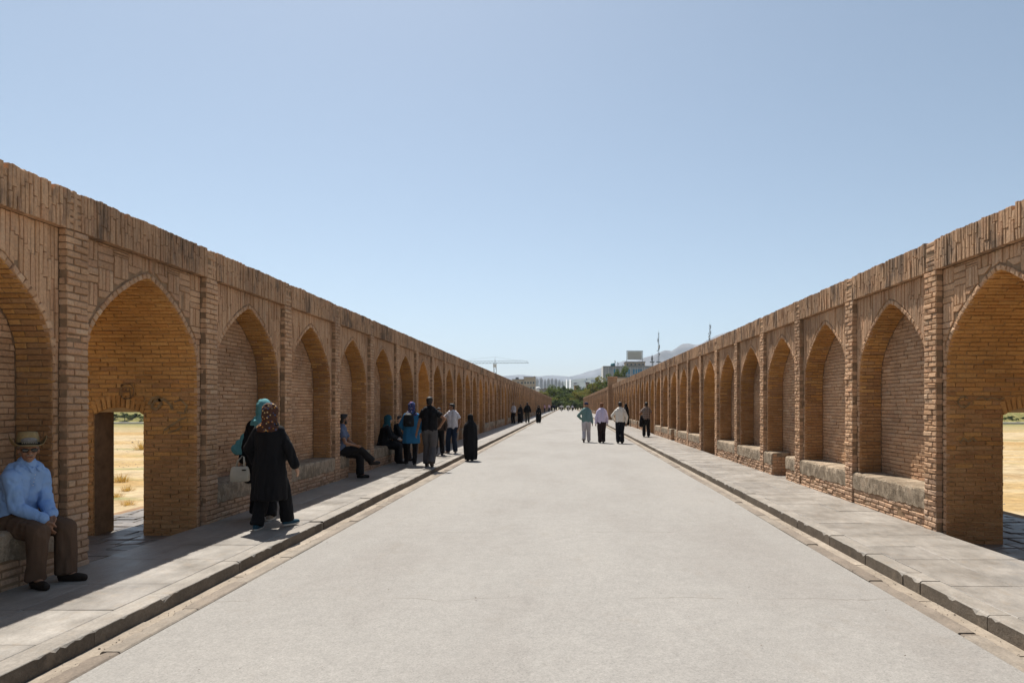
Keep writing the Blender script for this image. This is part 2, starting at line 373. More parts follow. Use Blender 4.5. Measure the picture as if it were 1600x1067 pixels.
def arch_path(zb, off=0.0):         # polyline of (u, z, inward normal) from the near foot over the crown to the far foot
    fine = [(1.04, zb)]
    for (w0, h0), (w1, h1) in zip(ARCH[:-1], ARCH[1:]):
        for t in (0.0, 0.5): fine.append((w0 + (w1 - w0) * t, h0 + (h1 - h0) * t))
    half = fine + [(0.0, 3.18)]
    left = [(UC - w, h) for w, h in half]; right = [(UC + w, h) for w, h in reversed(half[:-1])]
    return left + right
class Bricks:
    """bricks as corner records in (u, v, z); later written joined, or one by one"""
    def __init__(s, sgn, seed): s.s = sgn; s.q = []; s.rnd = random.Random(seed)
    def put(s, P, n, mi=0, depth=0.05, proud=0.0, gap=0.010, ch=0.006):
        s.q.append(([Vector(p) for p in P], Vector(n), mi, depth, proud + s.rnd.gauss(0, 0.0035), gap, ch, s.rnd.random()))
    def write(s, mb, rec):
        P, n, mi, depth, proud, gap, ch, r = rec
        mp = lambda p: Vector((s.s * p.y, p.x, p.z))
        Q = [mp(p) for p in P]; nn = mp(n).normalized()
        if (Q[1] - Q[0]).cross(Q[3] - Q[0]).dot(nn) < 0: Q = [Q[0], Q[3], Q[2], Q[1]]
        rd = random.Random(int(r * 1e9)); vs = []
        g = gap / 2
        sh = []
        for i in range(4):
            a = (Q[(i + 1) % 4] - Q[i]); c = (Q[(i - 1) % 4] - Q[i])
            if a.length > 1e-6: a.normalize()
            if c.length > 1e-6: c.normalize()
            sh.append((Q[i], a, c))
        jt = lambda m: Vector((rd.uniform(-m, m), rd.uniform(-m, m), rd.uniform(-m, m)))
        for q, a, c in sh: vs.append(q + (a + c) * g - nn * depth)
        for q, a, c in sh: vs.append(q + (a + c) * g + nn * (proud - ch) + jt(0.0034))
        for q, a, c in sh: vs.append(q + (a + c) * (g + ch) + nn * proud + jt(0.0046))
        fs = [(8, 9, 10, 11)]
        for k in range(4):
            m_ = (k + 1) % 4; fs += [(k, m_, 4 + m_, 4 + k), (4 + k, 4 + m_, 8 + m_, 8 + k)]
        mb.add([tuple(v) for v in vs], fs, mi, r)

CO = 0.0675                          # course height
def rows(z0, z1, c=CO):
    n = max(1, round((z1 - z0) / c)); h = (z1 - z0) / n
    return [(z0 + i * h, z0 + (i + 1) * h, i) for i in range(n)]

def bay_bricks(kind, sgn, seed):
    """kind: niche, gap (niche whose bench is broken), open (passage)"""
    B = Bricks(sgn, seed); rnd = B.rnd
    nV = (0, -1, 0)
    # pilaster, centred on u = 0
    for z0, z1, i in rows(FLOOR if kind == 'open' else PAVE - 0.03, ZB):
        e0 = rnd.uniform(-0.007, 0.007); e1 = rnd.uniform(-0.007, 0.007)
        cut = (0.045 if i % 2 else -0.045) + rnd.uniform(-0.012, 0.012)
        low = 3 if z1 < 0.75 else 0
        for a, c in ((-0.15 + e0, cut), (cut, 0.15 + e1)):
            B.put([(a, 0, z0), (c, 0, z0), (c, 0, z1), (a, 0, z1)], nV, low, 0.085, rnd.uniform(-0.005, 0.004), 0.013, 0.008)
    # soldier courses of the parapet band, two bricks high, ragged on top
    u = -0.2; 
    while u < PITCH - 0.2 - 0.02:
        w = min(rnd.uniform(0.040, 0.054), PITCH - 0.2 - u); mid = (ZB + ZT) / 2 + rnd.uniform(-0.09, 0.09); tp = ZT + rnd.uniform(-0.005, 0.005) + 0.013 * mnoise.fractal(Vector((u * 2.3 + seed * 1.7, seed, 0)), 0.7, 2, 4) - (rnd.uniform(0.02, 0.06) if rnd.random() < 0.025 else 0)
        pr = rnd.uniform(-0.006, 0.006)
        if -0.13 < u < 0.10 and rnd.random() < 0.75:
            u += w; continue
        B.put([(u, 0, ZB), (u + w, 0, ZB), (u + w, 0, mid), (u, 0, mid)], nV, 1, 0.08, pr, 0.007, 0.005)
        B.put([(u, 0, mid), (u + w, 0, mid), (u + w, 0, tp + rnd.uniform(-.006, .004)), (u, 0, tp)], nV, 1, 0.22, pr, 0.007, 0.005)
        u += w
    for z0, z1, i in rows(ZB, ZT - 0.01):
        if i == 3 and rnd.random() < 0.6: continue
        B.put([(-0.14, 0, z0), (0.11, 0, z0), (0.11, 0, z1), (-0.14, 0, z1)], nV, 1, 0.07, -0.004, 0.012, 0.008)
    # ring along the arch edge
    zb = FLOOR if kind == 'open' else 0.60
    path = arch_path(zb)
    def along(path, step):
        seg = [math.dist(a, c) for a, c in zip(path[:-1], path[1:])]; L = sum(seg); n = round(L / step)
        cum = np.concatenate([[0], np.cumsum(seg)]); pu = [p[0] for p in path]; pz = [p[1] for p in path]
        f = lambda d: (float(np.interp(d, cum, pu)), float(np.interp(d, cum, pz)))
        return [(f(L * i / n), f(L * (i + 1) / n)) for i in range(n)]
    RW = 0.066
    for (a, c) in along(path, 0.082):
        t = Vector((c[0] - a[0], c[1] - a[1])).normalized(); o = Vector((-t.y, t.x))          # outward from the opening
        if (Vector(a) + o - Vector((UC, 1.6))).length < (Vector(a) - Vector((UC, 1.6))).length: o = -o
        A = (a[0], VW, a[1]); D = (c[0], VW, c[1])
        B.put([A, D, (c[0] + o.x * RW, VW, c[1] + o.y * RW), (a[0] + o.x * RW, VW, a[1] + o.y * RW)], nV, 0, 0.05, 0.004, 0.011, 0.007)
    # spandrel
    lim = UC + 0.0 - 0.15
    def outer(d): return high_at(d) + 0.066 * (1.35 if abs(d) > 0.1 else 1.2)
    if kind != 'open':
        u = 0.152
        while u < PITCH - 0.16:
            w = min(rnd.uniform(0.042, 0.054), PITCH - 0.15 - u); za = outer(u - UC); zc = outer(u + w - UC)
            if abs(u - UC) > 1.02: za = max(za, 2.05)
            if abs(u + w - UC) > 1.02: zc = max(zc, 2.05)
            lens = ZB - max(za, zc)
            if lens > 0.03:
                nb = max(1, round(lens / 0.27)); off = rnd.uniform(-0.06, 0.06)
                lv = [None] + sorted(max(za, zc) + lens * (k + rnd.uniform(-0.2, 0.2)) / nb for k in range(1, nb)) + [ZB]
                pr = rnd.uniform(-0.004, 0.004)
                for k in range(nb):
                    l0, l1 = (za, zc) if lv[k] is None else (lv[k], lv[k])
                    B.put([(u, VW, l0), (u + w, VW, l1), (u + w, VW, lv[k + 1]), (u, VW, lv[k + 1])], nV, 0, 0.05, pr, 0.007, 0.004)
            u += w
    else:                            # stepped panels of upright and flat bricks
        CW = 0.235
        ncol = 9; x0 = 0.152; cw = (PITCH - 0.304) / ncol
        for ci in range(ncol):
            k = min(ci, ncol - 1 - ci); ua = x0 + ci * cw; ub = ua + cw
            z = 2.02 - (k % 4) * 0.058; flip = k % 2
            while z < ZB:
                h = 0.235; ze = min(z + h, ZB)
                if flip:
                    for q in range(4):
                        a = ua + cw * q / 4; c = ua + cw * (q + 1) / 4; za = max(z, outer(a - UC)); zc = max(z, outer(c - UC))
                        if ze - max(za, zc) > 0.02: B.put([(a, VW, za), (c, VW, zc), (c, VW, ze), (a, VW, ze)], nV, 0, 0.05, rnd.uniform(-0.003, 0.003), 0.010, 0.006)
                else:
                    for q in range(3):
                        l0 = z + (ze - z) * q / 3; l1 = z + (ze - z) * (q + 1) / 3
                        w0 = half_at(max(2.05, l0 - 0.075)); w1 = half_at(max(2.05, l1 - 0.075))
                        if ci < ncol / 2: a0, a1, c0, c1 = ua, ua, min(ub, UC - w0 - 0.05), min(ub, UC - w1 - 0.05)
                        else: a0, a1, c0, c1 = max(ua, UC + w0 + 0.05), max(ua, UC + w1 + 0.05), ub, ub
                        if ci == ncol // 2:
                            if l0 < outer(0): continue
                            a0 = a1 = ua; c0 = c1 = ub
                        if c0 - a0 > 0.015 and c1 - a1 > 0.015: B.put([(a0, VW, l0), (c0, VW, l0), (c1, VW, l1), (a1, VW, l1)], nV, 0, 0.05, rnd.uniform(-0.003, 0.003), 0.010, 0.006)
                z = ze; flip ^= 1
    # jambs and soffit
    vend = VN if kind != 'open' else 1.90
    for idx, (a, c) in enumerate(along(path, 0.0565)):
        t = Vector((c[0] - a[0], c[1] - a[1])).normalized(); o = Vector((-t.y, t.x))
        if (Vector(a) + o - Vector((UC, 1.6))).length > (Vector(a) - Vector((UC, 1.6))).length: o = -o
        va = VW + 0.005; L = 0.235
        v0 = va; first = L * (0.5 if idx % 2 else 1.0) + rnd.uniform(-0.02, 0.02)
        zm = (a[1] + c[1]) / 2
        while v0 < vend - 0.01:
            v1 = min(vend, v0 + (first if v0 == va else L + rnd.uniform(-0.02, 0.02)))
            if vend - v1 < 0.05: v1 = vend
            segs = [(v0, v1)]
            if kind == 'open' and zm < 1.78:
                dl = 1.58 + 0.12 * (1 - ((min(max((v0 + v1) / 2, 0.8), 1.45) - 1.125) / 0.33) ** 2)
                if zm < dl + 0.14:
                    segs = [(max(v0, p), min(v1, q)) for p, q in ((v0, 0.80), (1.45, v1))]
            for p, q in segs:
                vault = 2 if rnd.random() < min(1, max(0, (zm - (0.7 if kind == 'open' else 1.5)) / 1.5)) else 4  # painted glow takes over from painted shade as the courses rise
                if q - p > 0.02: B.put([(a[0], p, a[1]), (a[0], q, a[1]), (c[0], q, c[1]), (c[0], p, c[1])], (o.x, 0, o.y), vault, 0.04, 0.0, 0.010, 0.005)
            v0 = v1
    if kind == 'open':               # flat segmental arch over the side doorways
        for uu, nn in ((UC - 1.04, (1, 0, 0)), (UC + 1.04, (-1, 0, 0))):
            K = 11
            for k in range(K):
                va, vb = 0.80 + 0.65 * k / K, 0.80 + 0.65 * (k + 1) / K
                z = lambda v: 1.56 + 0.10 * (1 - ((v - 1.125) / 0.33) ** 2)
                sp = lambda v: (v - 1.125) * 0.16
                B.put([(uu, va, z(va)), (uu, vb, z(vb)), (uu, vb + sp(vb), z(vb) + 0.17), (uu, va + sp(va), z(va) + 0.17)], nn, 2, 0.04, 0.006, 0.012, 0.007)
    else:                            # niche back
        zlow = 0.60 if kind == 'niche' else PAVE - 0.02
        for z0, z1, i in rows(zlow, 3.16, 0.060):
            w0 = half_at(max(z0, 2.05)); w1 = half_at(max(z1, 2.05))
            if kind == 'gap' and z1 < 0.62: w0 = w1 = 0.5
            u = UC - max(w0, w1); L = 0.235; u1 = u + L * (0.5 if i % 2 else 1.0)
            while u < UC + max(w0, w1) - 0.01:
                u1 = min(u1, UC + max(w0, w1))
                cl = lambda x, w: min(max(x, UC - w), UC + w)
                P = [(cl(u, w0), VN, z0), (cl(u1, w0), VN, z0), (cl(u1, w1), VN, z1), (cl(u, w1), VN, z1)]
                if u1 - u > 0.02 and abs(P[2][0] - P[3][0]) > 0.012: B.put(P, nV, 0, 0.04, 0.0, 0.010, 0.005)
                u = u1; u1 = u + L + rnd.uniform(-0.02, 0.02)
        spans = [(0.15, PITCH - 0.15)] if kind == 'niche' else [(0.15, UC - 0.5), (UC + 0.5, PITCH - 0.15)]
        for (ua, ub) in spans:       # courses under the plastered bench
            for z0, z1, i in rows(PAVE - 0.03, 0.335):
                u = ua; u1 = u + 0.22 * (0.5 if i % 2 else 1)
                while u < ub - 0.02:
                    u1 = min(u1, ub)
                    if ub - u1 < 0.05: u1 = ub
                    B.put([(u, 0.018, z0), (u1, 0.018, z0), (u1, 0.018, z1), (u, 0.018, z1)], nV, 3, 0.04, rnd.uniform(-0.008, 0.008), 0.014, 0.010)
                    u = u1; u1 = u + 0.22 + rnd.uniform(-0.025, 0.025)
        if kind == 'gap':
            for uu, nn in ((UC - 0.5, 1), (UC + 0.5, -1)):
                for z0, z1, i in rows(PAVE - 0.02, 0.58):
                    for p, q in ((0.03, 0.25), (0.25, 0.44)) if i % 2 else ((0.03, 0.14), (0.14, 0.36), (0.36, 0.44)):
                        B.put([(uu, p, z0), (uu, q, z0), (uu, q, z1), (uu, p, z1)], (nn, 0, 0), 0, 0.03, 0.0, 0.010, 0.006)
    return B
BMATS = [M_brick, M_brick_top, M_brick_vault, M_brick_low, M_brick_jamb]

def bay_core(kind, sgn):
    """the mortar body 9 mm behind the brick faces: pier, spandrel, soffit, back, roof, gallery and outer wall"""
    b = MB(); e = 0.013
    def V(u, v, z): return (sgn * v, u, z)
    def quad(*p, mi=0): b.add([V(*q) for q in p], [(0, 1, 2, 3)], mi)
    def bx(u0, u1, v0, v1, z0, z1, mi=0): b.box((min(sgn * v0, sgn * v1), u0, z0), (max(sgn * v0, sgn * v1), u1, z1), mi)
    zb = FLOOR - 0.1 if kind == 'open' else 0.5
    bx(-0.141, 0.141, e, 0.079, FLOOR - 0.1, ZB - 0.002)                       # pilaster core
    bx(-0.2, PITCH - 0.2, e, 1.90, ZB + 0.009, ZT - 0.075)                     # parapet and roof
    path = arch_path(zb); vw = VW + e
    vend = VN + e if kind != 'open' else 1.895
    for (a, c) in zip(path[:-1], path[1:]):
        da = -1 if (a[0] + c[0]) / 2 < UC else 1
        # front
        if abs(a[0] - UC) > 1.03 and abs(c[0] - UC) > 1.03 and max(a[1], c[1]) <= 2.06:
            ue = 0.0 if da < 0 else PITCH
            quad((a[0] + da * e, vw, a[1]), (c[0] + da * e, vw, c[1]), (ue, vw, c[1]), (ue, vw, a[1]))
        else:
            quad((a[0], vw, a[1] + e), (c[0], vw, c[1] + e), (c[0], vw, ZB + 0.03), (a[0], vw, ZB + 0.03))
        # soffit
        n = 8 if kind == 'open' else 1
        lowz = max(a[1], c[1]) <= 2.06 and abs(a[0] - c[0]) < 1e-6
        if kind == 'open' and lowz:
            u = a[0] + da * e; z0, z1 = sorted((a[1], c[1]))
            quad((u, vw, z0), (u, 0.80, z0), (u, 0.80, z1), (u, vw, z1), mi=1)
            quad((u, 1.45, z0), (u, vend, z0), (u, vend, z1), (u, 1.45, z1), mi=1)
            quad((u, 0.80, 1.60), (u, 1.45, 1.60), (u, 1.45, z1), (u, 0.80, z1), mi=1)
        else:
            t = Vector((c[0] - a[0], c[1] - a[1])).normalized(); o = Vector((t.y, -t.x))
            if o.dot(Vector((UC, 1.6)) - Vector(a)) > 0: o = -o
            quad((a[0] + o.x * e, vw, a[1] + o.y * e), (c[0] + o.x * e, vw, c[1] + o.y * e), (c[0] + o.x * e, vend, c[1] + o.y * e), (a[0] + o.x * e, vend, a[1] + o.y * e), mi=1 if kind == 'open' else 0)
    for ue, uj in ((0.0, UC - 1.04), (PITCH, UC + 1.04)):                       # strip above the springing beside the arch
        quad((ue, vw, 2.05), (uj, vw, 2.05), (uj, vw, ZB + 0.03), (ue, vw, ZB + 0.03))
    PH = 0.17
    if kind != 'open':
        bx(0.0, PITCH, VN + e, 0.80, FLOOR - 0.1, ZB + 0.004)                  # back wall
        if kind == 'niche': bx(0.142, PITCH - 0.142, 0.027, VN + 0.005, FLOOR - 0.1, 0.575)
        else:
            bx(0.142, UC - 0.509, 0.027, VN + 0.005, FLOOR - 0.1, 0.575); bx(UC + 0.509, PITCH - 0.142, 0.027, VN + 0.005, FLOOR - 0.1, 0.575)
            bx(UC - 0.508, UC + 0.508, -0.0, VN + 0.005, FLOOR - 0.1, PAVE - 0.006, 2)
        # outer gallery wall with an opening
        bx(0.0, PH, 1.45, 1.90, FLOOR - 0.1, ZB + 0.004); bx(PITCH - PH, PITCH, 1.45, 1.90, FLOOR - 0.1, ZB + 0.004)
        bx(PH, PITCH - PH, 1.45, 1.90, 2.5, ZB + 0.004)
    else:
        for ua, ub in ((0.0, UC - 1.04 - e - 0.002), (UC + 1.04 + e + 0.002, PITCH)):
            bx(ua, ub, vw + 0.003, 0.80, FLOOR - 0.1, ZB + 0.004); bx(ua, ub, 1.45, 1.90, FLOOR - 0.1, ZB + 0.004)
            bx(ua, ub, 0.80, 1.45, 1.68, ZB + 0.004)
    return b
def bench_mesh(kind, sgn, seed):
    """plastered seat: rounded, chipped front edge and a ragged lower hem; one mesh for each length of bench"""
    rn = random.Random(seed); res = []
    spans = [(0.151, PITCH - 0.151)] if kind == 'niche' else [(0.151, UC - 0.502), (UC + 0.502, PITCH - 0.151)]
    for (ua, ub) in spans:
        b = MB(); n = max(8, int((ub - ua) / 0.045))
        prof = [(0.026, 0.335), (0.012, 0.34), (0.008, 0.42), (0.006, 0.50), (0.010, 0.57), (0.024, 0.592), (0.06, 0.600), (0.16, 0.602), (0.30, 0.604), (0.445, 0.606)]
        vs = []; fs = []
        sd = rn.uniform(0, 50)
        for i in range(n + 1):
            u = ua + (ub - ua) * i / n
            for j, (v, z) in enumerate(prof):
                f = mnoise.fractal(Vector((u * 5 + sd, z * 7, v * 3)), 0.6, 2, 4)
                vv, zz = v, z
                if j < 2: zz += 0.035 * mnoise.fractal(Vector((u * 4 + sd, 3, 0)), 0.7, 2, 4)
                elif j < 7: vv += 0.010 * f + (0.012 if f < -0.25 else 0); zz += (0.008 * f if j > 3 else 0) - (0.012 if j in (4, 5, 6) and f < -0.2 else 0)
                else: zz += 0.004 * f
                vs.append((sgn * vv, u, zz))
        m = len(prof)
        for i in range(n):
            for j in range(m - 1): fs.append((i * m + j, (i + 1) * m + j, (i + 1) * m + j + 1, i * m + j + 1))
        fs.append(tuple(range(m))); fs.append(tuple(n * m + j for j in range(m)))
        b.add(vs, fs); res.append(b.mesh('bench_seat', M_plaster))
    return res

def bay_kind(k): 
    k %= 6
    return 'open' if k == 0 else ('gap' if k == 3 else 'niche')
def arcade(name, sgn, X0, y0, kfirst, label):
    root = tag(empty(name, (sgn * X0, y0, 0)), label, 'wall', kind='thing')
    cores = {k: bay_core(k, sgn).mesh('bay', [M_mortar, M_vault_mortar, M_slab]) for k in ('niche', 'gap', 'open')}
    shared = {}
    for k in ('niche', 'gap', 'open'):
        shared[k] = []
        for j in range(6 if k == 'niche' else 3):
            B = bay_bricks(k, sgn, 100 + j + 10 * len(k)); mb = MB()
            for q in B.q: B.write(mb, q)
            shared[k].append(mb.mesh('brickwork', BMATS))
    benches = {k: [bench_mesh(k, sgn, j) for j in range(3)] for k in ('niche', 'gap')}
    bays = []
    n = int((YEND - y0) / PITCH) + 1
    rnd = random.Random(5)
    cand = []
    for k in range(kfirst, n):
        kd = bay_kind(k); dz = rnd.uniform(-0.014, 0.014) if k > 3 else rnd.uniform(-0.006, 0.006)
        bo = link('bay', cores[kd], root, (0, k * PITCH, 0))
        bays.append((k, kd, bo, dz))
        if kd != 'open':
            for bm_ in benches[kd][k % 3]: link('bench_seat', bm_, bo)
        if k <= 3:
            B = bay_bricks(kd, sgn, 1000 + k * 3 + (7 if sgn > 0 else 0))
            for q in B.q:
                c = sum((p for p in q[0]), Vector()) / 4 + q[1] * 0.0
                w = Vector((sgn * (X0 + c.y), y0 + k * PITCH + c.x, c.z)); nw = Vector((sgn * q[1].y, q[1].x, q[1].z))
                score = 0
                if w.y > 0.5:
                    px = [topx((sgn * (X0 + p.y), max(0.3, y0 + k * PITCH + p.x), p.z)) for p in q[0]]
                    area = 0.5 * abs(sum(px[i][0] * px[(i + 1) % 4][1] - px[(i + 1) % 4][0] * px[i][1] for i in range(4)))
                    cx = sum(p[0] for p in px) / 4; cy = sum(p[1] for p in px) / 4
                    front = nw.dot(Vector((0, 0, CAMZ)) - w) > 0
                    hidden = q[0][0].y > 0.3 and q[1].x > 0.5
                    if front and not hidden and 0 < cx < 1600 and 0 < cy < 1067: score = area
                cand.append((score, k, q))
            bo['_B'] = 0
            bays[-1] = (k, kd, bo, dz, B)
        else:
            link('brickwork', shared[kd][k % len(shared[kd])], bo)['kind'] = 'stuff'
    cand.sort(key=lambda t: -t[0])
    chosen = set(id(q) for sc, k, q in cand[:300] if sc > 0)
    for rec in bays:
        if len(rec) < 5: continue
        k, kd, bo, dz, B = rec; rest = MB()
        for q in B.q:
            if id(q) in chosen:
                mb = MB(); B.write(mb, (q[0], q[1], 0) + tuple(q[3:])); link('brick', mb.mesh('brick', BMATS[q[2]]), bo)
            else: B.write(rest, q)
        tag(rest.build('brickwork', BMATS, bo), kind='stuff')
        del bo['_B']
    return root
W_L = arcade('arcade_wall', -1, XL, YL0, -2, 'long shaded brick arcade wall with pointed niches, along the left pavement')
W_R = arcade('arcade_wall', 1, XR, YR0, -1, 'long sunlit brick arcade wall with pointed niches, along the right pavement')

# paving stones in the two near passages and the gallery beside them
def passage_floor(sgn, X0, yc):
    rt = MB(); rt.box((min(sgn * (X0 + 0.031), sgn * (X0 + 2.35)), yc - 1.3, FLOOR - 0.02), (max(sgn * (X0 + 0.031), sgn * (X0 + 2.35)), yc + 4.4, FLOOR - 0.001))
    ro = tag(rt.build('passage_floor_left' if sgn < 0 else 'passage_floor_right', M_dirt), kind='structure')
    y = yc - 1.25; rnd = random.Random(3)
    while y < yc + 4.3:
        l = rnd.uniform(0.22, 0.36); v = 0.04
        while v < 2.3:
            w = min(rnd.uniform(0.25, 0.5), 2.33 - v); z = FLOOR + 0.012 + rnd.uniform(-0.004, 0.006)
            b = MB(); b.cbox((min(sgn * (X0 + v), sgn * (X0 + v + w)) + 0.006, y + 0.006, FLOOR - 0.02), (max(sgn * (X0 + v), sgn * (X0 + v + w)) - 0.006, y + l - 0.006, z), 0.012, 0, 0.007)
            b.build('floor_stone', M_cobble, ro); v += w
        y += l
passage_floor(-1, XL, YL0 + UC); passage_floor(1, XR, YR0 + UC)

# tall square pier half way along the wall on the sunlit side
def pier():
    r = tag(empty('brick_pier', (XR - 0.02, 72.0, 0)), 'tall square brick pier rising above the wall top on the sunlit side', 'pier')
    c = MB(); c.box((-0.37, -0.37, 0), (0.55, 0.37, 4.58)); c.build('core', M_mortar, r)
    b = MB(); B = Bricks(1, 77)
    for z0, z1, i in rows(PAVE, 4.5):
        for j in range(4):
            a = -0.38 + 0.235 * j - (0.11 if i % 2 else 0); a0 = max(-0.38, a); a1 = min(0.56, a + 0.235)
            if a1 - a0 > 0.03:
                B.put([(-0.38, a0, z0), (-0.38, a1, z0), (-0.38, a1, z1), (-0.38, a0, z1)], (-1, 0, 0), 0, 0.03, 0, 0.012)
                a0y = max(-0.38, a + 0.05); a1y = min(0.38, a + 0.285)
                if a1y - a0y > 0.03: B.put([(a0y, -0.38, z0), (a1y, -0.38, z0), (a1y, -0.38, z1), (a0y, -0.38, z1)], (0, -1, 0), 0, 0.03, 0, 0.012)
    for q in B.q: B.write(b, q)
    tag(b.build('brickwork', BMATS, r), kind='stuff')
    c = MB(); c.cbox((-0.42, -0.42, 4.5), (0.60, 0.42, 4.63), 0.03); c.build('cap', M_brick_top, r)
pier()

# sprayed and chalked marks on the passage jambs
def graffiti(parent, strokes, s, X0, Yp, mat):
    b = MB()
    for pts, w in strokes:
        P = []
        for (px, py) in pts:
            P.append(Vector(((px - VX) * Yp / FPX - s * X0, Yp, CAMZ + (VY - py) * Yp / FPX)))
        # smooth the line, then lay it as a flat ribbon
        Q = [P[0]]
        for p, q in zip(P[:-1], P[1:]): Q += [p * .66 + q * .34, p * .34 + q * .66, q]
        vs = []; fs = []
        for i, q in enumerate(Q):
            d = (Q[min(i + 1, len(Q) - 1)] - Q[max(i - 1, 0)]); d.y = 0; d = d.normalized() if d.length > 0 else Vector((1, 0, 0)); n = Vector((-d.z, 0, d.x)) * w * (0.8 + 0.4 * random.random())
            vs += [tuple(q + n), tuple(q - n)]
        for i in range(len(Q) - 1): fs.append((2 * i, 2 * i + 1, 2 * i + 3, 2 * i + 2))
        b.add(vs, fs)
    me = b.mesh('graffiti', mat)
    me.transform(Matrix.Translation((0, -parent.location.y, 0)))
    link('graffiti', me, parent)['kind'] = 'stuff'
SPRAY = simple('faded_black_spray', (0.22, 0.135, 0.066), 0.9, 0.35, 14); SPRAY2 = simple('faded_grey_green_spray', (0.24, 0.165, 0.085), 0.9, 0.4, 10)
circ = [(198 + 11 * math.cos(t), 611 + 12.5 * math.sin(t)) for t in [k * 0.42 for k in range(16)]]
YJ = YL0 + UC + 1.04 - 0.012
graffiti(W_L, [(circ, 0.008), ([(190, 600), (190, 624)], 0.007), ([(188, 602), (207, 599)], 0.007), ([(191, 612), (203, 611), (204, 621), (192, 623)], 0.010), ([(194, 605), (203, 606), (202, 611)], 0.008)], -1, XL, YJ, SPRAY)
graffiti(W_L, [([(232, 632), (238, 622), (246, 620), (252, 630), (244, 640), (236, 636), (242, 626), (256, 624), (266, 632), (270, 640)], 0.018), ([(272, 628), (282, 624), (292, 634), (288, 646), (276, 644)], 0.012), ([(256, 672), (268, 664), (280, 656), (290, 652)], 0.013), ([(262, 676), (276, 672), (284, 666)], 0.011)], -1, XL, YJ, SPRAY2)
YK = YR0 + UC + 1.04 - 0.012
graffiti(W_R, [([(1506 + 9 * math.cos(t), 628 + 8 * math.sin(t)) for t in [k * 0.5 for k in range(12)]], 0.010), ([(1526, 624), (1534, 620), (1542, 624), (1550, 621), (1560, 624), (1570, 622)], 0.009), ([(1500, 692), (1506, 684), (1513, 690), (1520, 684), (1526, 690)], 0.009)], 1, XR, YK, SPRAY2)

# crumbs of stone and dry leaves lying along the gutters and on the road
def crumbs():
    rn = random.Random(21); b = MB()
    for i in range(900):
        s = rn.choice((-1, 1)); K = KL if s < 0 else KR; y = 2.2 + 24 * rn.random() ** 1.7
        if rn.random() < 0.8: x = K - rn.uniform(0.02, 0.16); z = -0.012
        elif rn.random() < 0.5: x = K - rn.uniform(0.16, 0.5); z = 0.012
        else: x = rn.uniform(0, K - 0.4); z = 0.028
        r = rn.uniform(0.003, 0.009) * (1.6 if rn.random() < 0.08 else 1); c = Vector((s * x, y, z + r * 0.4)); vs = [tuple(c + Vector((rn.uniform(.6, 1) * r * dx, rn.uniform(.6, 1) * r * dy, rn.uniform(.3, .7) * r * dz))) for dx, dy, dz in ((1, 0, 0), (-1, 0, 0), (0, 1, 0), (0, -1, 0), (0, 0, 1), (0, 0, -1))]
        b.add(vs, [(0, 2, 4), (2, 1, 4), (1, 3, 4), (3, 0, 4), (2, 0, 5), (1, 2, 5), (3, 1, 5), (0, 3, 5)])
    tag(b.build('gravel', M_edging), 'stone crumbs and grit lying along the gutters', 'gravel', kind='stuff')
crumbs()

# clods and stones on the dry riverbed that the doorways look out on
def clods():
    rn = random.Random(5); b = MB()
    for i in range(1500):
        s = rn.choice((-1, -1, 1)); y = 16 + 110 * rn.random() ** 1.5; x = s * (y * 0.64 + rn.uniform(-0.14, 0.14) * y); r = rn.uniform(0.03, 0.10) * (2.2 if rn.random() < 0.08 else 1)
        z = -4.6 + 0.35 * mnoise.noise(Vector((x * 0.03, y * 0.05, 1))); c = Vector((x, y, z)); vs = [tuple(c + Vector((rn.uniform(.6, 1.2) * r * dx, rn.uniform(.6, 1.2) * r * dy, rn.uniform(.4, .8) * r * dz))) for dx, dy, dz in ((1, 0, 0), (-1, 0, 0), (0, 1, 0), (0, -1, 0), (0, 0, 1), (0, 0, -1))]
        b.add(vs, [(0, 2, 4), (2, 1, 4), (1, 3, 4), (3, 0, 4), (2, 0, 5), (1, 2, 5), (3, 1, 5), (0, 3, 5)])
    tag(b.build('riverbed_gravel', M_gutter), 'stones and clods scattered over the dry riverbed', 'gravel', kind='stuff')
clods()

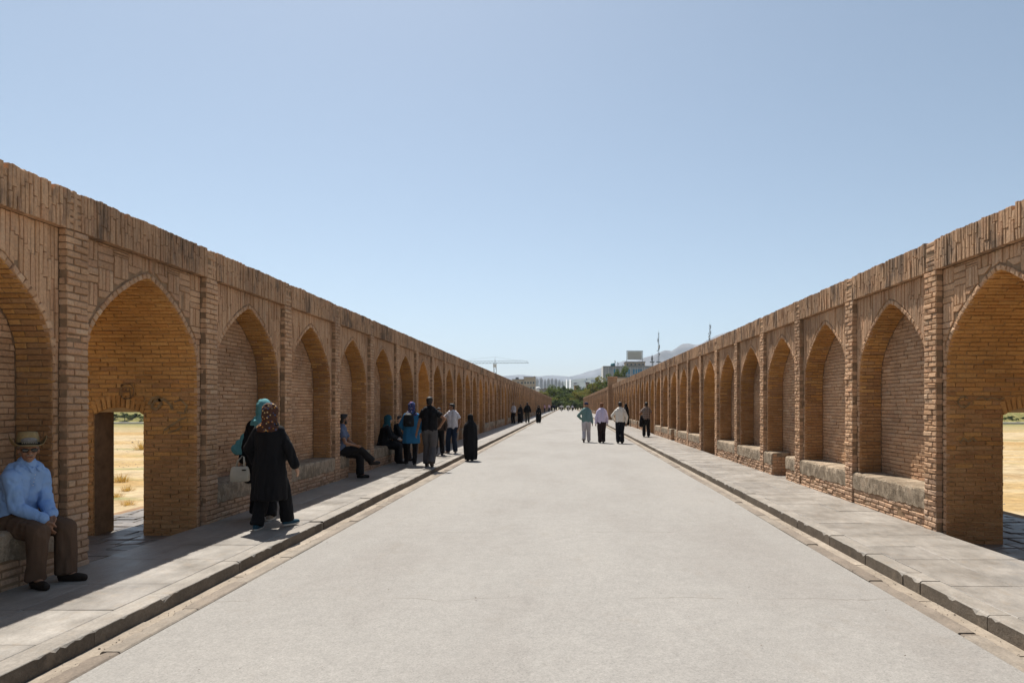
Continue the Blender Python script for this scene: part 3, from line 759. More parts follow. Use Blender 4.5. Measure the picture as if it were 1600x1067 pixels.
# ================================================================ PEOPLE
def cloth(name, c, rough=0.85, var=0.10, fold=1.0, kind='plain', c2=None):
    if name in MATS: return MATS[name]
    m, nt, b = new_mat(name); v = pos(nt, kind='obj')
    n = noise(nt, v, 5, 4)
    if kind == 'plaid':
        g = N(nt, 'ShaderNodeSeparateXYZ'); nt.links.new(v, g.inputs[0]); outs = []
        for ax, fr in (('X', 9.0), ('Z', 9.0)):
            w = N(nt, 'ShaderNodeMath', operation='PINGPONG'); nt.links.new(g.outputs[ax], w.inputs[0]); w.inputs[1].default_value = 0.045
            outs.append(ramp(nt, w.outputs[0], [(0.012, 1.0), (0.018, 0.0)]))
        col = mixc(nt, outs[0], c, c2); col = mixc(nt, outs[1], col, c2)
    elif kind == 'floral':
        vo = N(nt, 'ShaderNodeTexVoronoi', Scale=30.0); nt.links.new(v, vo.inputs['Vector'])
        s = N(nt, 'ShaderNodeSeparateColor'); nt.links.new(vo.outputs['Color'], s.inputs[0])
        r = ramp(nt, s.outputs[0], [(0.0, c2[0]), (0.3, c2[1]), (0.5, c2[2]), (0.7, c2[3]), (1.0, c2[0])]); r.node.color_ramp.interpolation = 'CONSTANT'
        d = ramp(nt, vo.outputs['Distance'], [(0.30, 1.0), (0.40, 0.0)])
        col = mixc(nt, d, c, r)
    else:
        col = ramp(nt, n, [(0.3, [x * (1 - var) for x in c]), (0.7, [min(1, x * (1 + var)) for x in c])])
    nt.links.new(col, b.inputs['Base Color']); b.inputs['Roughness'].default_value = rough; b.inputs['Specular IOR Level'].default_value = 0.2
    w = noise(nt, pos(nt, (1, 1, 0.35), 'obj'), 9, 3, 0.5); t = noise(nt, v, 260, 2)
    bump(nt, b, mixc(nt, 0.12, w, t), 0.5 * fold, 0.03)
    MATS[name] = m; return m
def skin(name, c):
    if name in MATS: return MATS[name]
    m = simple(name, c, 0.55, 0.12, 18, 0.15, 120, 0.35, kind='obj')
    return m
SK = skin('tanned_skin', (0.27, 0.14, 0.082)); SK2 = skin('light_skin', (0.42, 0.25, 0.165))
HAIR = simple('black_hair', (0.012, 0.010, 0.009), 0.6, 0.3, 60, 0.6, 150, 0.4, kind='obj')
HAIRG = simple('grey_hair', (0.22, 0.20, 0.18), 0.7, 0.3, 60, 0.6, 150, 0.3, kind='obj')
BLACKC = cloth('black_cloth', (0.008, 0.008, 0.0095)); SHOE_K = cloth('black_leather', (0.014, 0.012, 0.011), 0.5)
def V3(*a): return Vector(a)

def ik(a, t, l1, l2, pole):
    d = t - a; L = d.length
    if L > (l1 + l2) * 0.999: t = a + d * ((l1 + l2) * 0.999 / L); d = t - a; L = d.length
    x = (l1 * l1 - l2 * l2 + L * L) / (2 * L); h = math.sqrt(max(0, l1 * l1 - x * x)); dn = d / L
    p = pole - dn * pole.dot(dn)
    if p.length < 1e-5: p = dn.orthogonal()
    return a + dn * x + p.normalized() * h, t

class Fig:
    def __init__(s): s.p = {}
    def _b(s, part): return s.p.setdefault(part, MB())
    def cap(s, part, a, b, ra, rb, seg=12, flat=False):
        a = Vector(a); b = Vector(b); d = b - a; L = d.length
        if L < 1e-5: return s.ell(part, a, (ra, ra, ra))
        d /= L; e = d.orthogonal().normalized(); f = d.cross(e); prof = []
        for t in (-90, -60, -30): prof.append((a + d * ra * math.sin(R(t)), max(0.001, ra * math.cos(R(t)))))
        prof += [(a, ra), (b, rb)]
        for t in (() if flat else (30, 60, 90)): prof.append((b + d * rb * math.sin(R(t)), max(0.001, rb * math.cos(R(t)))))
        s._rings(part, [[c + (e * math.cos(2 * math.pi * k / seg) + f * math.sin(2 * math.pi * k / seg)) * r for k in range(seg)] for c, r in prof])
    def chain(s, part, pts, rs):
        for (a, b, ra, rb) in zip(pts[:-1], pts[1:], rs[:-1], rs[1:]): s.cap(part, a, b, ra, rb)
    def _rings(s, part, rings):
        seg = len(rings[0]); vs = [tuple(p) for r in rings for p in r]; fs = []
        for i in range(len(rings) - 1):
            for k in range(seg):
                n = (k + 1) % seg; fs.append((i * seg + k, i * seg + n, (i + 1) * seg + n, (i + 1) * seg + k))
        fs.append(tuple(reversed(range(seg)))); fs.append(tuple((len(rings) - 1) * seg + k for k in range(seg)))
        s._b(part).add(vs, fs)
    def ell(s, part, c, r, M=None, seg=16, nr=10):
        c = Vector(c); M = M or Matrix.Identity(3); rings = []
        for i in range(nr + 1):
            t = math.pi * i / nr - math.pi / 2; q = max(0.02, math.cos(t))
            rings.append([c + M @ Vector((r[0] * q * math.cos(2 * math.pi * k / seg), r[1] * q * math.sin(2 * math.pi * k / seg), r[2] * math.sin(t))) for k in range(seg)])
        s._rings(part, rings)
    def loft(s, part, rings, seg=28, wave=0.0, nw=9, ph=0.0):
        """rings (x, y, z, rx, ry); wave makes hanging folds that deepen downwards"""
        out = []
        n = len(rings)
        for i, (x, y, z, rx, ry) in enumerate(rings):
            w = wave * i / max(1, n - 1)
            out.append([Vector((x + rx * math.cos(t) * (1 + w * math.sin(nw * t + ph)), y + ry * math.sin(t) * (1 + w * math.sin(nw * t + ph)), z)) for t in [2 * math.pi * k / seg for k in range(seg)]])
        s._rings(part, out)
    def obj(s, M, pts, part): pass

PENDING = []
def remeshed(o, mb, name, mats, voxel, smooth_it=2, folds=0.0, fscale=(9, 9, 4), seed=0):
    """give o the raw pieces now; they are fused into one skin by finish_people()"""
    o.data = mb.mesh(name, mats)
    r = o.modifiers.new('r', 'REMESH'); r.mode = 'VOXEL'; r.voxel_size = voxel; r.use_smooth_shade = True
    if smooth_it: sm = o.modifiers.new('s', 'SMOOTH'); sm.iterations = smooth_it; sm.factor = 0.5
    PENDING.append((o, name, folds, fscale, seed))
def finish_people():
    dg = bpy.context.evaluated_depsgraph_get(); dg.update()
    outs = [bpy.data.meshes.new_from_object(o.evaluated_get(dg), depsgraph=dg) for o, *_ in PENDING]
    for (o, name, folds, fs, seed), out in zip(PENDING, outs):
        old = o.data; o.modifiers.clear(); o.data = out; bpy.data.meshes.remove(old); out.name = name
        if folds:
            n = len(out.vertices); co = np.empty(n * 3); out.vertices.foreach_get('co', co); co = co.reshape(-1, 3)
            no = np.empty(n * 3); out.vertices.foreach_get('normal', no); no = no.reshape(-1, 3)
            nz = mnoise.noise
            d = np.array([nz((p[0] * fs[0] + seed, p[1] * fs[1], p[2] * fs[2])) + 0.5 * nz((p[0] * fs[0] * 2.1, p[1] * fs[1] * 2.1 + seed, p[2] * fs[2] * 2.3)) for p in co.tolist()])
            co = co + no * (folds * (0.35 + 0.6 * d + 0.4 * (1 - 2 * np.abs(d))))[:, None]
            out.vertices.foreach_set('co', co.reshape(-1)); out.update()

def person(label, loc, yaw, H=1.72, group=None, voxel=0.014, lean=(0, 0), pel=None, ank=None, toe=(0.0, 0.0), wr=None, kp=None, ep=None, hyaw=0.0, hpit=0.0,
           skinm=None, hair=HAIR, top=None, short=False, topw=0.022, trousers=None, trw=0.022, shoes=None, coat=None, coat_z=0.5, coatw=1.0, scarf=None, chador=None, face_open=True,
           cap_=None, hands=None, extra=None, footz=(0, 0), belt=None, sleeve_roll=False, beard=None, bulk=1.0):
    """local frame: +Y forward, +X the figure's right, Z up, ground at 0; lengths for a 1.75 m body"""
    k = H / 1.75; F = Fig(); skinm = skinm or SK
    P = Vector(pel) if pel else V3(0, 0, 0.93)
    hipL, hipR = P + V3(-0.09, 0, -0.03), P + V3(0.09, 0, -0.03)
    CH = P + V3(lean[0] * 0.6, lean[1] * 0.6, 0.37 - 0.10 * abs(lean[1])); NK = P + V3(lean[0], lean[1], 0.53 - 0.25 * abs(lean[1]))
    up = (NK - P).normalized()
    SW = 0.158 if top else 0.150
    shL, shR = NK + V3(-SW, 0, -0.085), NK + V3(SW, 0, -0.085); TZ = V3(0, 0, 0.035)
    HM = Matrix.Rotation(hyaw, 3, 'Z') @ Matrix.Rotation(hpit, 3, 'X')
    HC = NK + V3(0, 0.015, 0.06) + HM @ V3(0, 0.02, 0.105)
    if ank is None: ank = [V3(-0.10, -0.16, 0.085), V3(0.10, 0.18, 0.085)]
    ank = [Vector(a) for a in ank]
    if wr is None: wr = [V3(-0.27, 0.08, 0.86), V3(0.27, -0.02, 0.86)]
    wr = [Vector(w) for w in wr]
    kp = [Vector(x) for x in (kp or [(0, 1, 0), (0, 1, 0)])]; ep = [Vector(x) for x in (ep or [(-0.4, -1, 0), (0.4, -1, 0)])]
    legs = []; arms = []
    for i, hp in enumerate((hipL, hipR)):
        kn, an = ik(hp, ank[i], 0.43, 0.415, kp[i]); legs.append((hp, kn, an))
    for i, sh in enumerate((shL, shR)):
        el, w = ik(sh, wr[i], 0.29, 0.255, ep[i]); arms.append((sh, el, w))
    # ---- body, one continuous skin
    B = 'body'
    for sx in (-1, 1):
        ox = V3(sx * 0.062, 0, 0)
        F.chain(B, [P + ox, (P + CH) / 2 + ox * 0.9, CH + ox * 1.15, CH * 0.35 + NK * 0.65 + ox * 1.1], [0.098, 0.088, 0.098, 0.075])
    F.chain(B, [shL, NK + TZ * -1.0, shR], [0.050, 0.050, 0.050]); F.cap(B, NK - V3(0, 0, 0.06), HC - HM @ V3(0, 0.02, 0.05), 0.056, 0.05)
    F.ell(B, HC + HM @ V3(0, -0.008, 0.03), (0.073, 0.092, 0.088), HM); F.ell(B, HC + HM @ V3(0, 0.022, -0.045), (0.056, 0.066, 0.072), HM)
    F.ell(B, HC + HM @ V3(0, 0.062, -0.095), (0.026, 0.024, 0.022), HM)                                  # chin
    F.cap(B, HC + HM @ V3(0, 0.082, 0.012), HC + HM @ V3(0, 0.106, -0.030), 0.010, 0.017)              # nose
    for sx in (-1, 1):
        F.ell(B, HC + HM @ V3(sx * 0.075, 0.0, -0.012), (0.010, 0.020, 0.032), HM)                      # ears
        F.cap(B, HC + HM @ V3(sx * 0.014, 0.080, 0.026), HC + HM @ V3(sx * 0.048, 0.064, 0.024), 0.012, 0.011)   # brow
        F.ell(B, HC + HM @ V3(sx * 0.040, 0.060, -0.028), (0.020, 0.018, 0.018), HM)                    # cheek
    F.cap(B, HC + HM @ V3(-0.020, 0.082, -0.062), HC + HM @ V3(0.020, 0.082, -0.062), 0.009, 0.009)    # lips
    for hp, kn, an in legs:
        F.chain(B, [hp, (hp * 0.6 + kn * 0.4), kn, kn * 0.65 + an * 0.35, an], [0.085, 0.076, 0.054, 0.052, 0.036])
    for sh, el, w in arms: F.chain(B, [sh, el, w], [0.050, 0.038, 0.026])
    for i, (sh, el, w) in enumerate(arms):
        hd = (w - el).normalized(); sx = -1 if i == 0 else 1
        if hands and hands[i]: hd = Vector(hands[i]).normalized()
        side = hd.cross(V3(0, 1, 0)); side = side.normalized() if side.length > 0.2 else V3(1, 0, 0)
        fw = side.cross(hd).normalized()                       # width across the knuckles, palm towards the thigh
        palm = w + hd * 0.075
        F.cap(B, w, palm, 0.026, 0.028)
        for q in (-1.0, -0.33, 0.33, 1.0): F.cap(B, w + hd * 0.02 + fw * q * 0.016, palm + fw * q * 0.024, 0.015, 0.013)
        inw = side * (-sx) if abs(side.x) > 0.5 else V3(0, 0, -1)
        if side.x * sx > 0: inw = -side
        else: inw = side
        for q, ln in ((-1.0, 0.062), (-0.33, 0.074), (0.33, 0.080), (1.0, 0.072)):
            b0 = palm + fw * q * 0.027; m1 = b0 + hd * ln * 0.55 + inw * 0.006; m2 = m1 + hd * ln * 0.42 + inw * 0.026
            F.chain(B, [b0, m1, m2], [0.0105, 0.0095, 0.008])
        t0 = w + hd * 0.028 + fw * 0.026; F.chain(B, [t0, t0 + fw * 0.028 + hd * 0.028 + inw * 0.012, t0 + fw * 0.030 + hd * 0.062 + inw * 0.026], [0.013, 0.0115, 0.009])
    # ---- feet
    for i, (hp, kn, an) in enumerate(legs):
        f = Matrix.Rotation(toe[i], 3, 'Z') @ V3(0, 1, 0); dn = V3(0, 0, footz[i])
        heel = an - f * 0.035 + V3(0, 0, -0.045); ball = an + f * 0.115 + V3(0, 0, -0.052) + dn
        F.chain(B, [an, ball], [0.036, 0.028])
        if shoes:
            F.chain('shoe%d' % i, [heel, ball, ball + f * 0.055], [0.042, 0.042, 0.032]); F.cap('shoe%d' % i, an + V3(0, 0, 0.0), heel, 0.046, 0.042)
            F.chain('sole%d' % i, [heel + V3(0, -0.0, -0.022), ball + V3(0, 0, -0.017), ball + f * 0.058 + V3(0, 0, -0.010)], [0.036, 0.038, 0.030])
    # ---- clothes
    if trousers:
        T = 'trousers'
        for sx in (-1, 1): F.cap(T, P + V3(sx * 0.062, 0, 0.05), P + V3(sx * 0.062, 0, -0.03), 0.098 * bulk + 0.013, 0.108 * bulk + 0.012)
        for hp, kn, an in legs:
            sd = (kn - an).normalized(); mid = kn * 0.6 + an * 0.4
            F.chain(T, [hp, hp * 0.6 + kn * 0.4, kn, mid], [0.090 + trw * 0.5, 0.078 + trw * 0.8, 0.057 + trw * 0.8, 0.053 + trw])
            F.cap(T, mid, an - sd * 0.012, 0.053 + trw, 0.043 + trw * 1.35, flat=True)
    if top:
        T = 'shirt'
        for sx in (-1, 1):
            ox = V3(sx * 0.062, 0, 0)
            F.chain(T, [P + ox * 1.05 + up * 0.0, (P + CH) / 2 + ox, CH + ox * 1.2, CH * 0.3 + NK * 0.7 + ox * 1.1], [(0.100 + topw) * bulk, (0.094 + topw) * bulk, (0.100 + topw * 0.9) * bulk, 0.080 + topw * 0.6])
        F.chain(T, [shL, NK - TZ * 1.2, shR], [0.052 + topw * 0.35, 0.058 + topw * 0.3, 0.052 + topw * 0.35])
        F.cap(T, NK - V3(0, 0, 0.05), NK + V3(0, 0.0, 0.030), 0.072, 0.062)
        for sh, el, w in arms:
            if short: F.cap(T, sh, sh * 0.42 + el * 0.58, 0.052 + topw * 0.35, 0.050 + topw * 0.7, flat=True)
            else:
                F.chain(T, [sh, el, el * 0.08 + w * 0.92], [0.052 + topw * 0.35, 0.041 + topw * 0.5, 0.031 + topw * 0.45])
                if sleeve_roll: F.cap(T, el * 0.24 + w * 0.76, el * 0.04 + w * 0.96, 0.034 + topw * 0.5, 0.034 + topw * 0.5, flat=True)
    if coat:
        T = 'coat'; d = lean[1]
        rg = [(NK.x, NK.y - 0.0, NK.z - 0.03, 0.15, 0.085), (CH.x, CH.y, CH.z + 0.04, 0.20 * coatw, 0.135 * coatw), (P.x, P.y, P.z + 0.18, 0.185 * coatw, 0.13 * coatw), (P.x, P.y - 0.005, P.z, 0.21 * coatw, 0.155 * coatw), (P.x, P.y - 0.005, (P.z + coat_z) / 2, 0.225 * coatw, 0.17 * coatw), (P.x, P.y, coat_z, 0.23 * coatw, 0.19 * coatw)]
        F.loft(T, rg, wave=0.05, nw=7, ph=H * 40)
        F.chain(T, [shL, NK - TZ * 1.2, shR], [0.062, 0.066, 0.062])
        for sh, el, w in arms: F.chain(T, [sh, el, el * 0.1 + w * 0.9], [0.064, 0.058, 0.05])
    if scarf:
        T = 'headscarf'
        F.ell(T, HC + HM @ V3(0, -0.020, 0.030), (0.095, 0.108, 0.104), HM); F.ell(T, HC + HM @ V3(0, -0.036, -0.045), (0.092, 0.088, 0.090), HM)
        F.cap(T, HC + HM @ V3(0, -0.02, -0.06), NK + V3(0, -0.01, -0.01), 0.080, 0.098)
        F.ell(T, NK + V3(0, -0.035, -0.055), (0.155, 0.105, 0.085)); F.cap(T, NK + V3(0, -0.06, -0.03), NK + V3(0.0, -0.085, -0.16), 0.07, 0.03)
    if chador:
        T = 'chador'
        F.ell(T, HC + HM @ V3(0, -0.022, 0.034), (0.094, 0.104, 0.102), HM)
        F.loft(T, [(HC.x, HC.y - 0.03, HC.z + 0.02, 0.095, 0.095), (HC.x, HC.y - 0.035, HC.z - 0.09, 0.105, 0.105), (NK.x, NK.y - 0.015, NK.z + 0.02, 0.125, 0.12), (NK.x, NK.y - 0.01, NK.z - 0.09, 0.195, 0.15), (CH.x, CH.y, CH.z + 0.02, 0.232, 0.175), (P.x, P.y + 0.02, P.z + 0.12, 0.262, 0.20), (P.x, P.y + 0.0, P.z - 0.2, 0.262, 0.21), (P.x, P.y - 0.02, 0.35, 0.25, 0.215), (P.x + 0.02, P.y - 0.02, 0.06, 0.225, 0.215)], wave=0.10, nw=8, ph=H * 31)
        for sh, el, w in arms: F.chain(T, [sh, el * 0.85 + P * 0.15, w], [0.065, 0.075, 0.06])
    if hair and not scarf and not chador:
        F.ell('hair', HC + HM @ V3(0, -0.022, 0.046), (0.084, 0.092, 0.084), HM); F.ell('hair', HC + HM @ V3(0, -0.050, -0.022), (0.074, 0.054, 0.070), HM)
        F.ell('hair', HC + HM @ V3(0, 0.030, 0.088), (0.066, 0.060, 0.038), HM)
    if beard:
        F.ell('beard', HC + HM @ V3(0, 0.026, -0.072), (0.058, 0.060, 0.040), HM)
        for sx in (-1, 1): F.cap('beard', HC + HM @ V3(sx * 0.056, 0.03, -0.05), HC + HM @ V3(sx * 0.066, 0.0, 0.02), 0.022, 0.018)
    if cap_:
        F.ell('cap', HC + HM @ V3(0, -0.012, 0.062), (0.089, 0.102, 0.072), HM); F.ell('cap', HC + HM @ V3(0, 0.11, 0.055), (0.068, 0.072, 0.009), HM)
    if extra: extra(F, dict(P=P, CH=CH, NK=NK, HC=HC, HM=HM, arms=arms, legs=legs, sh=(shL, shR)))
    # ---- write
    mats = dict(body=skinm, trousers=trousers, shirt=top, coat=coat, headscarf=scarf, chador=chador, hair=hair, cap=cap_, beard=beard)
    names = {}
    vox = dict(body=voxel)
    body = None
    for part, mb in F.p.items():
        mb.v = [(x * k, y * k, z * k) for x, y, z in mb.v]
        nm = part; sp = voxel
        fold = 0.0
        if part in ('trousers', 'shirt', 'coat', 'headscarf', 'chador'): fold = 0.024 if voxel < 0.011 else 0.016
        mt = mats.get(part)
        if part.startswith('shoe'): nm = 'shoe'; mt = shoes; sp = min(voxel, 0.012)
        if part.startswith('sole'): nm = 'sole'; mt = EX.get('sole', SHOE_K); sp = min(voxel, 0.012)
        if part.startswith('x_'): nm = part[2:]; mt = EX[part]; sp = min(voxel, EX.get(part + '#v', voxel)); fold = EX.get(part + '#f', 0)
        F.p[part] = (nm, mb, mt, sp * k, 2 if part != 'body' else 1, fold, (10, 10, 3) if part in ('trousers', 'coat', 'chador') else (12, 12, 8))
    dummy = bpy.data.meshes.new('raw')
    def emit(rec, par):
        o = link(rec[0], dummy, par); remeshed(o, rec[1], rec[0], rec[2], rec[3], rec[4], rec[5], rec[6], H * 37); return o
    root = emit(F.p.pop('body'), None); root.name = 'person'; root.location = loc; root.rotation_euler = (0, 0, yaw)
    tag(root, label, 'person', group)
    sub = {}
    for part, rec in F.p.items():
        par = root
        if part.startswith('sole') and ('shoe' + part[4:]) in sub: par = sub['shoe' + part[4:]]
        if EX.get(part + '#p') in sub: par = sub[EX[part + '#p']]
        sub[part] = emit(rec, par)
    return root, k
EX = {}
PV = PAVE + 0.003
def foot(px, py, z=PAVE):            # where the photograph puts a foot on a surface of height z
    Y = (CAMZ - z) * FPX / (py - VY); return V3((px - VX) * Y / FPX, Y, z + 0.004)

# ---- old man in a straw hat, on the bench at the near end of the shaded wall
STRAW = simple('straw', (0.30, 0.215, 0.10), 0.8, 0.2, 40, 0.6, 190, 0.2, kind='obj'); HATBAND = simple('hat_band', (0.016, 0.014, 0.013), 0.7, 0.2, 30, kind='obj')
PRINT = simple('pale_print', (0.45, 0.40, 0.30), 0.8, 0.1, 30, kind='obj'); GLASSES = simple('dark_glasses', (0.008, 0.007, 0.007), 0.12, 0.1, 10, spec=0.6, kind='obj')
BLUESH = cloth('light_blue_shirt', (0.24, 0.38, 0.64), fold=1.6); BROWNT = cloth('brown_trousers', (0.10, 0.060, 0.038), fold=1.6); SANDAL = cloth('dark_sandal_leather', (0.022, 0.015, 0.011), 0.55)
BUTTON = simple('shirt_button', (0.6, 0.62, 0.66), 0.4, 0.05, 10, kind='obj')
def oldman():
    EX.clear(); EX['sole'] = SANDAL
    def ex(F, J):
        HC, HM, NK, CH = J['HC'], J['HM'], J['NK'], J['CH']
        # collar wings, placket, pocket, cuffs are shirt cloth
        for sx in (-1, 1):
            F.chain('x_collar', [NK + V3(sx * 0.015, -0.055, 0.045), NK + V3(sx * 0.068, 0.005, 0.035), NK + V3(sx * 0.050, 0.075, 0.0), NK + V3(sx * 0.045, 0.105, -0.055)], [0.013, 0.013, 0.013, 0.008])
            F.chain('x_collar', [NK + V3(sx * 0.020, 0.090, -0.012), NK + V3(sx * 0.045, 0.105, -0.055)], [0.011, 0.008])
        EX['x_collar'] = BLUESH; EX['x_collar#p'] = 'shirt'
        for t in (0.12, 0.36, 0.6, 0.84):
            c = NK * (1 - t) + CH * t; F.ell('x_button', V3(0.012, c.y + 0.128 - 0.02 * (1 - t), c.z - 0.06), (0.006, 0.004, 0.006))
        EX['x_button'] = BUTTON; EX['x_button#v'] = 0.0035; EX['x_button#p'] = 'shirt'
        # glasses
        for sx in (-1, 1):
            F.ell('x_sunglasses', HC + HM @ V3(sx * 0.034, 0.094, 0.002), (0.030, 0.008, 0.021), HM)
            F.cap('x_sunglasses', HC + HM @ V3(sx * 0.060, 0.088, 0.008), HC + HM @ V3(sx * 0.083, 0.0, 0.006), 0.004, 0.004)
        F.cap('x_sunglasses', HC + HM @ V3(-0.03, 0.100, 0.010), HC + HM @ V3(0.03, 0.100, 0.010), 0.004, 0.004)
        EX['x_sunglasses'] = GLASSES; EX['x_sunglasses#v'] = 0.0045
        F.cap('x_mouth', HC + HM @ V3(-0.019, 0.0885, -0.064), HC + HM @ V3(0.019, 0.0885, -0.064), 0.0045, 0.0045); EX['x_mouth'] = simple('lips', (0.13, 0.045, 0.035), 0.5, kind='obj'); EX['x_mouth#v'] = 0.003
        EX['x_moustache'] = HAIRG; EX['x_moustache#v'] = 0.005
        F.cap('x_moustache', HC + HM @ V3(-0.024, 0.090, -0.047), HC + HM @ V3(0.024, 0.090, -0.047), 0.006, 0.006)
    k0 = 1.70 / 1.75
    r, k = person('elderly man in straw cowboy hat and blue shirt sitting on the bench', (-5.00, 6.17, PV), R(-97), 1.66, voxel=0.0075,
        pel=(0, 0, 0.60), lean=(0, 0.13), ank=[(-0.10, 0.45, 0.085), (0.17, 0.40, 0.085)], toe=(0.15, -0.35), kp=[(-0.15, 1, 0.6), (0.15, 1, 0.6)],
        wr=[(-0.035, 0.36, 0.64), (0.045, 0.37, 0.60)], ep=[(-0.7, -0.8, -0.5), (0.45, -0.9, -0.6)], hands=[(0.25, 0.25, -0.85), (-0.15, 0.25, -0.9)], hyaw=R(-38), hpit=R(-4),
        skinm=SK, hair=HAIRG, bulk=0.95, top=BLUESH, topw=0.015, trousers=BROWNT, trw=0.023, shoes=SANDAL, sleeve_roll=True, extra=ex)
    # hat: pinched crown, curled brim, dark band with pale lettering
    NKl = V3(0, 0.13, 0.60 + 0.53 - 0.25 * 0.13); HM = Matrix.Rotation(R(-38), 3, 'Z') @ Matrix.Rotation(R(3), 3, 'X'); HCl = NKl + V3(0, 0.015, 0.06) + HM @ V3(0, 0.02, 0.105) + V3(0, 0, -0.022)
    def hat(nm, fn, mat, par, na=48, nr=10):
        vs = []; fs = []
        for i in range(nr + 1):
            for a in range(na): vs.append(tuple((HCl + HM @ Vector(fn(i / nr, 2 * math.pi * a / na))) * k))
        for i in range(nr):
            for a in range(na): n = (a + 1) % na; fs.append((i * na + a, i * na + n, (i + 1) * na + n, (i + 1) * na + a))
        b = MB(); b.add(vs, fs); o = b.build(nm, mat, par, smooth=True)
        s = o.modifiers.new('thick', 'SOLIDIFY'); s.thickness = 0.004; return o
    def crown(t, a):
        c, s = math.cos(a), math.sin(a); rx, ry = 0.092, 0.108
        if t < 0.62: h = 0.135 * t / 0.62; f = 1 - 0.20 * (t / 0.62) ** 2
        else: q = (t - 0.62) / 0.38; h = 0.135 + 0.006 * math.sin(q * 3.14) - 0.030 * q * q; f = 0.80 * (1 - q) + 0.01
        pinch = 1 - 0.10 * max(0, s) * (t if t < 0.62 else 0.62) ** 2
        return (rx * f * c * pinch, ry * f * s - 0.008, 0.048 + h + 0.010 * (1 - t) * s * s)
    def brim(t, a):
        c, s = math.cos(a), math.sin(a); rx = 0.092 + 0.066 * t; ry = 0.108 + 0.074 * t
        return (rx * c * (1 - 0.10 * t * t * c * c), ry * s - 0.008, 0.050 + 0.095 * (t ** 1.7) * c ** 4 - 0.016 * t * s * s + 0.010 * s * s)
    ho = tag(empty('straw_hat'), kind=None); ho.parent = r
    h1 = hat('crown', crown, STRAW, ho); h2 = hat('brim', brim, STRAW, ho)
    def band(t, a): c, s = math.cos(a), math.sin(a); return (0.0945 * c, 0.1105 * s - 0.008, 0.054 + 0.026 * t + 0.010 * s * s)
    bd = hat('hat_band', band, HATBAND, ho, nr=2)
    b = MB(); rr = random.Random(4)
    for q in range(8):                                       # small pale letters along the front of the band, too blurred to read
        a = R(90 - 34 + q * 9.6)
        for st in range(2):
            aa = a + R(3.4) * st; c, s = math.cos(aa), math.sin(aa)
            p = HCl + HM @ V3(0.0985 * c, 0.1145 * s - 0.008, 0.0605 + 0.010); q2 = HCl + HM @ V3(0.0985 * c, 0.1145 * s - 0.008, 0.0605 + 0.010 + 0.013)
            b.tube([tuple(p * k), tuple(q2 * k)], 0.0016, 4)
    b.build('lettering', PRINT, ho)
    # breast pocket
    return r
oldman()

# ---- two women walking away, side by side
FLOR = cloth('orange_floral_scarf', (0.075, 0.034, 0.022), kind='floral', c2=[(0.50, 0.21, 0.04), (0.10, 0.035, 0.03), (0.55, 0.40, 0.20), (0.05, 0.08, 0.16)])
TEALS = cloth('teal_scarf', (0.10, 0.27, 0.29)); BAGM = simple('cream_leather', (0.46, 0.42, 0.34), 0.5, 0.08, 8, 0.2, 60, 0.4, kind='obj'); TEALSHOE = cloth('teal_trainer', (0.012, 0.055, 0.085), 0.6)
WSOLE = simple('white_sole', (0.55, 0.53, 0.48), 0.7, 0.1, 20, kind='obj'); TAUPE = cloth('taupe_shoe', (0.20, 0.165, 0.13), 0.6)
EX.clear(); EX['sole'] = WSOLE
pA = foot(421, 826)
person('woman in black coat and orange flowered headscarf walking away along the shade', pA, R(-4), 1.60, voxel=0.010, ank=[(-0.13, -0.10, 0.085), (0.15, 0.22, 0.10)], toe=(0.1, -0.5), footz=(0, 0.0),
    wr=[(-0.24, 0.10, 0.90), (0.34, 0.10, 0.85)], ep=[(-1, -0.6, 0), (1, -0.5, 0)], skinm=SK2, coat=BLACKC, coat_z=0.42, coatw=0.98, scarf=FLOR, trousers=BLACKC, trw=0.026, shoes=TEALSHOE, hyaw=R(5))
EX.clear(); EX['sole'] = WSOLE
def tail(F, J):
    NK = J['NK']
    for t, w in ((0.0, 0.05), (0.2, 0.05), (0.4, 0.055), (0.6, 0.07), (0.8, 0.088), (1.0, 0.105)):
        F.ell('x_scarf_end', NK + V3(-0.09 - 0.25 * t, -0.03, -0.02 - 0.42 * t), (w, 0.022, 0.075), Matrix.Rotation(R(24), 3, 'Y'))
    EX['x_scarf_end'] = TEALS; EX['x_scarf_end#f'] = 0.012; EX['x_scarf_end#p'] = 'headscarf'
pB = foot(411, 811)
person('woman in black with teal headscarf, half hidden behind the flowered-scarf woman', pB, R(4), 1.66, voxel=0.010, ank=[(-0.16, 0.18, 0.085), (0.13, -0.10, 0.085)],
    wr=[(-0.31, 0.02, 0.84), (0.25, 0.10, 0.86)], ep=[(-1, -0.6, 0), (1, -0.6, 0)], skinm=SK2, coat=BLACKC, coat_z=0.55, scarf=TEALS, trousers=BLACKC, trw=0.03, shoes=TAUPE, extra=tail)
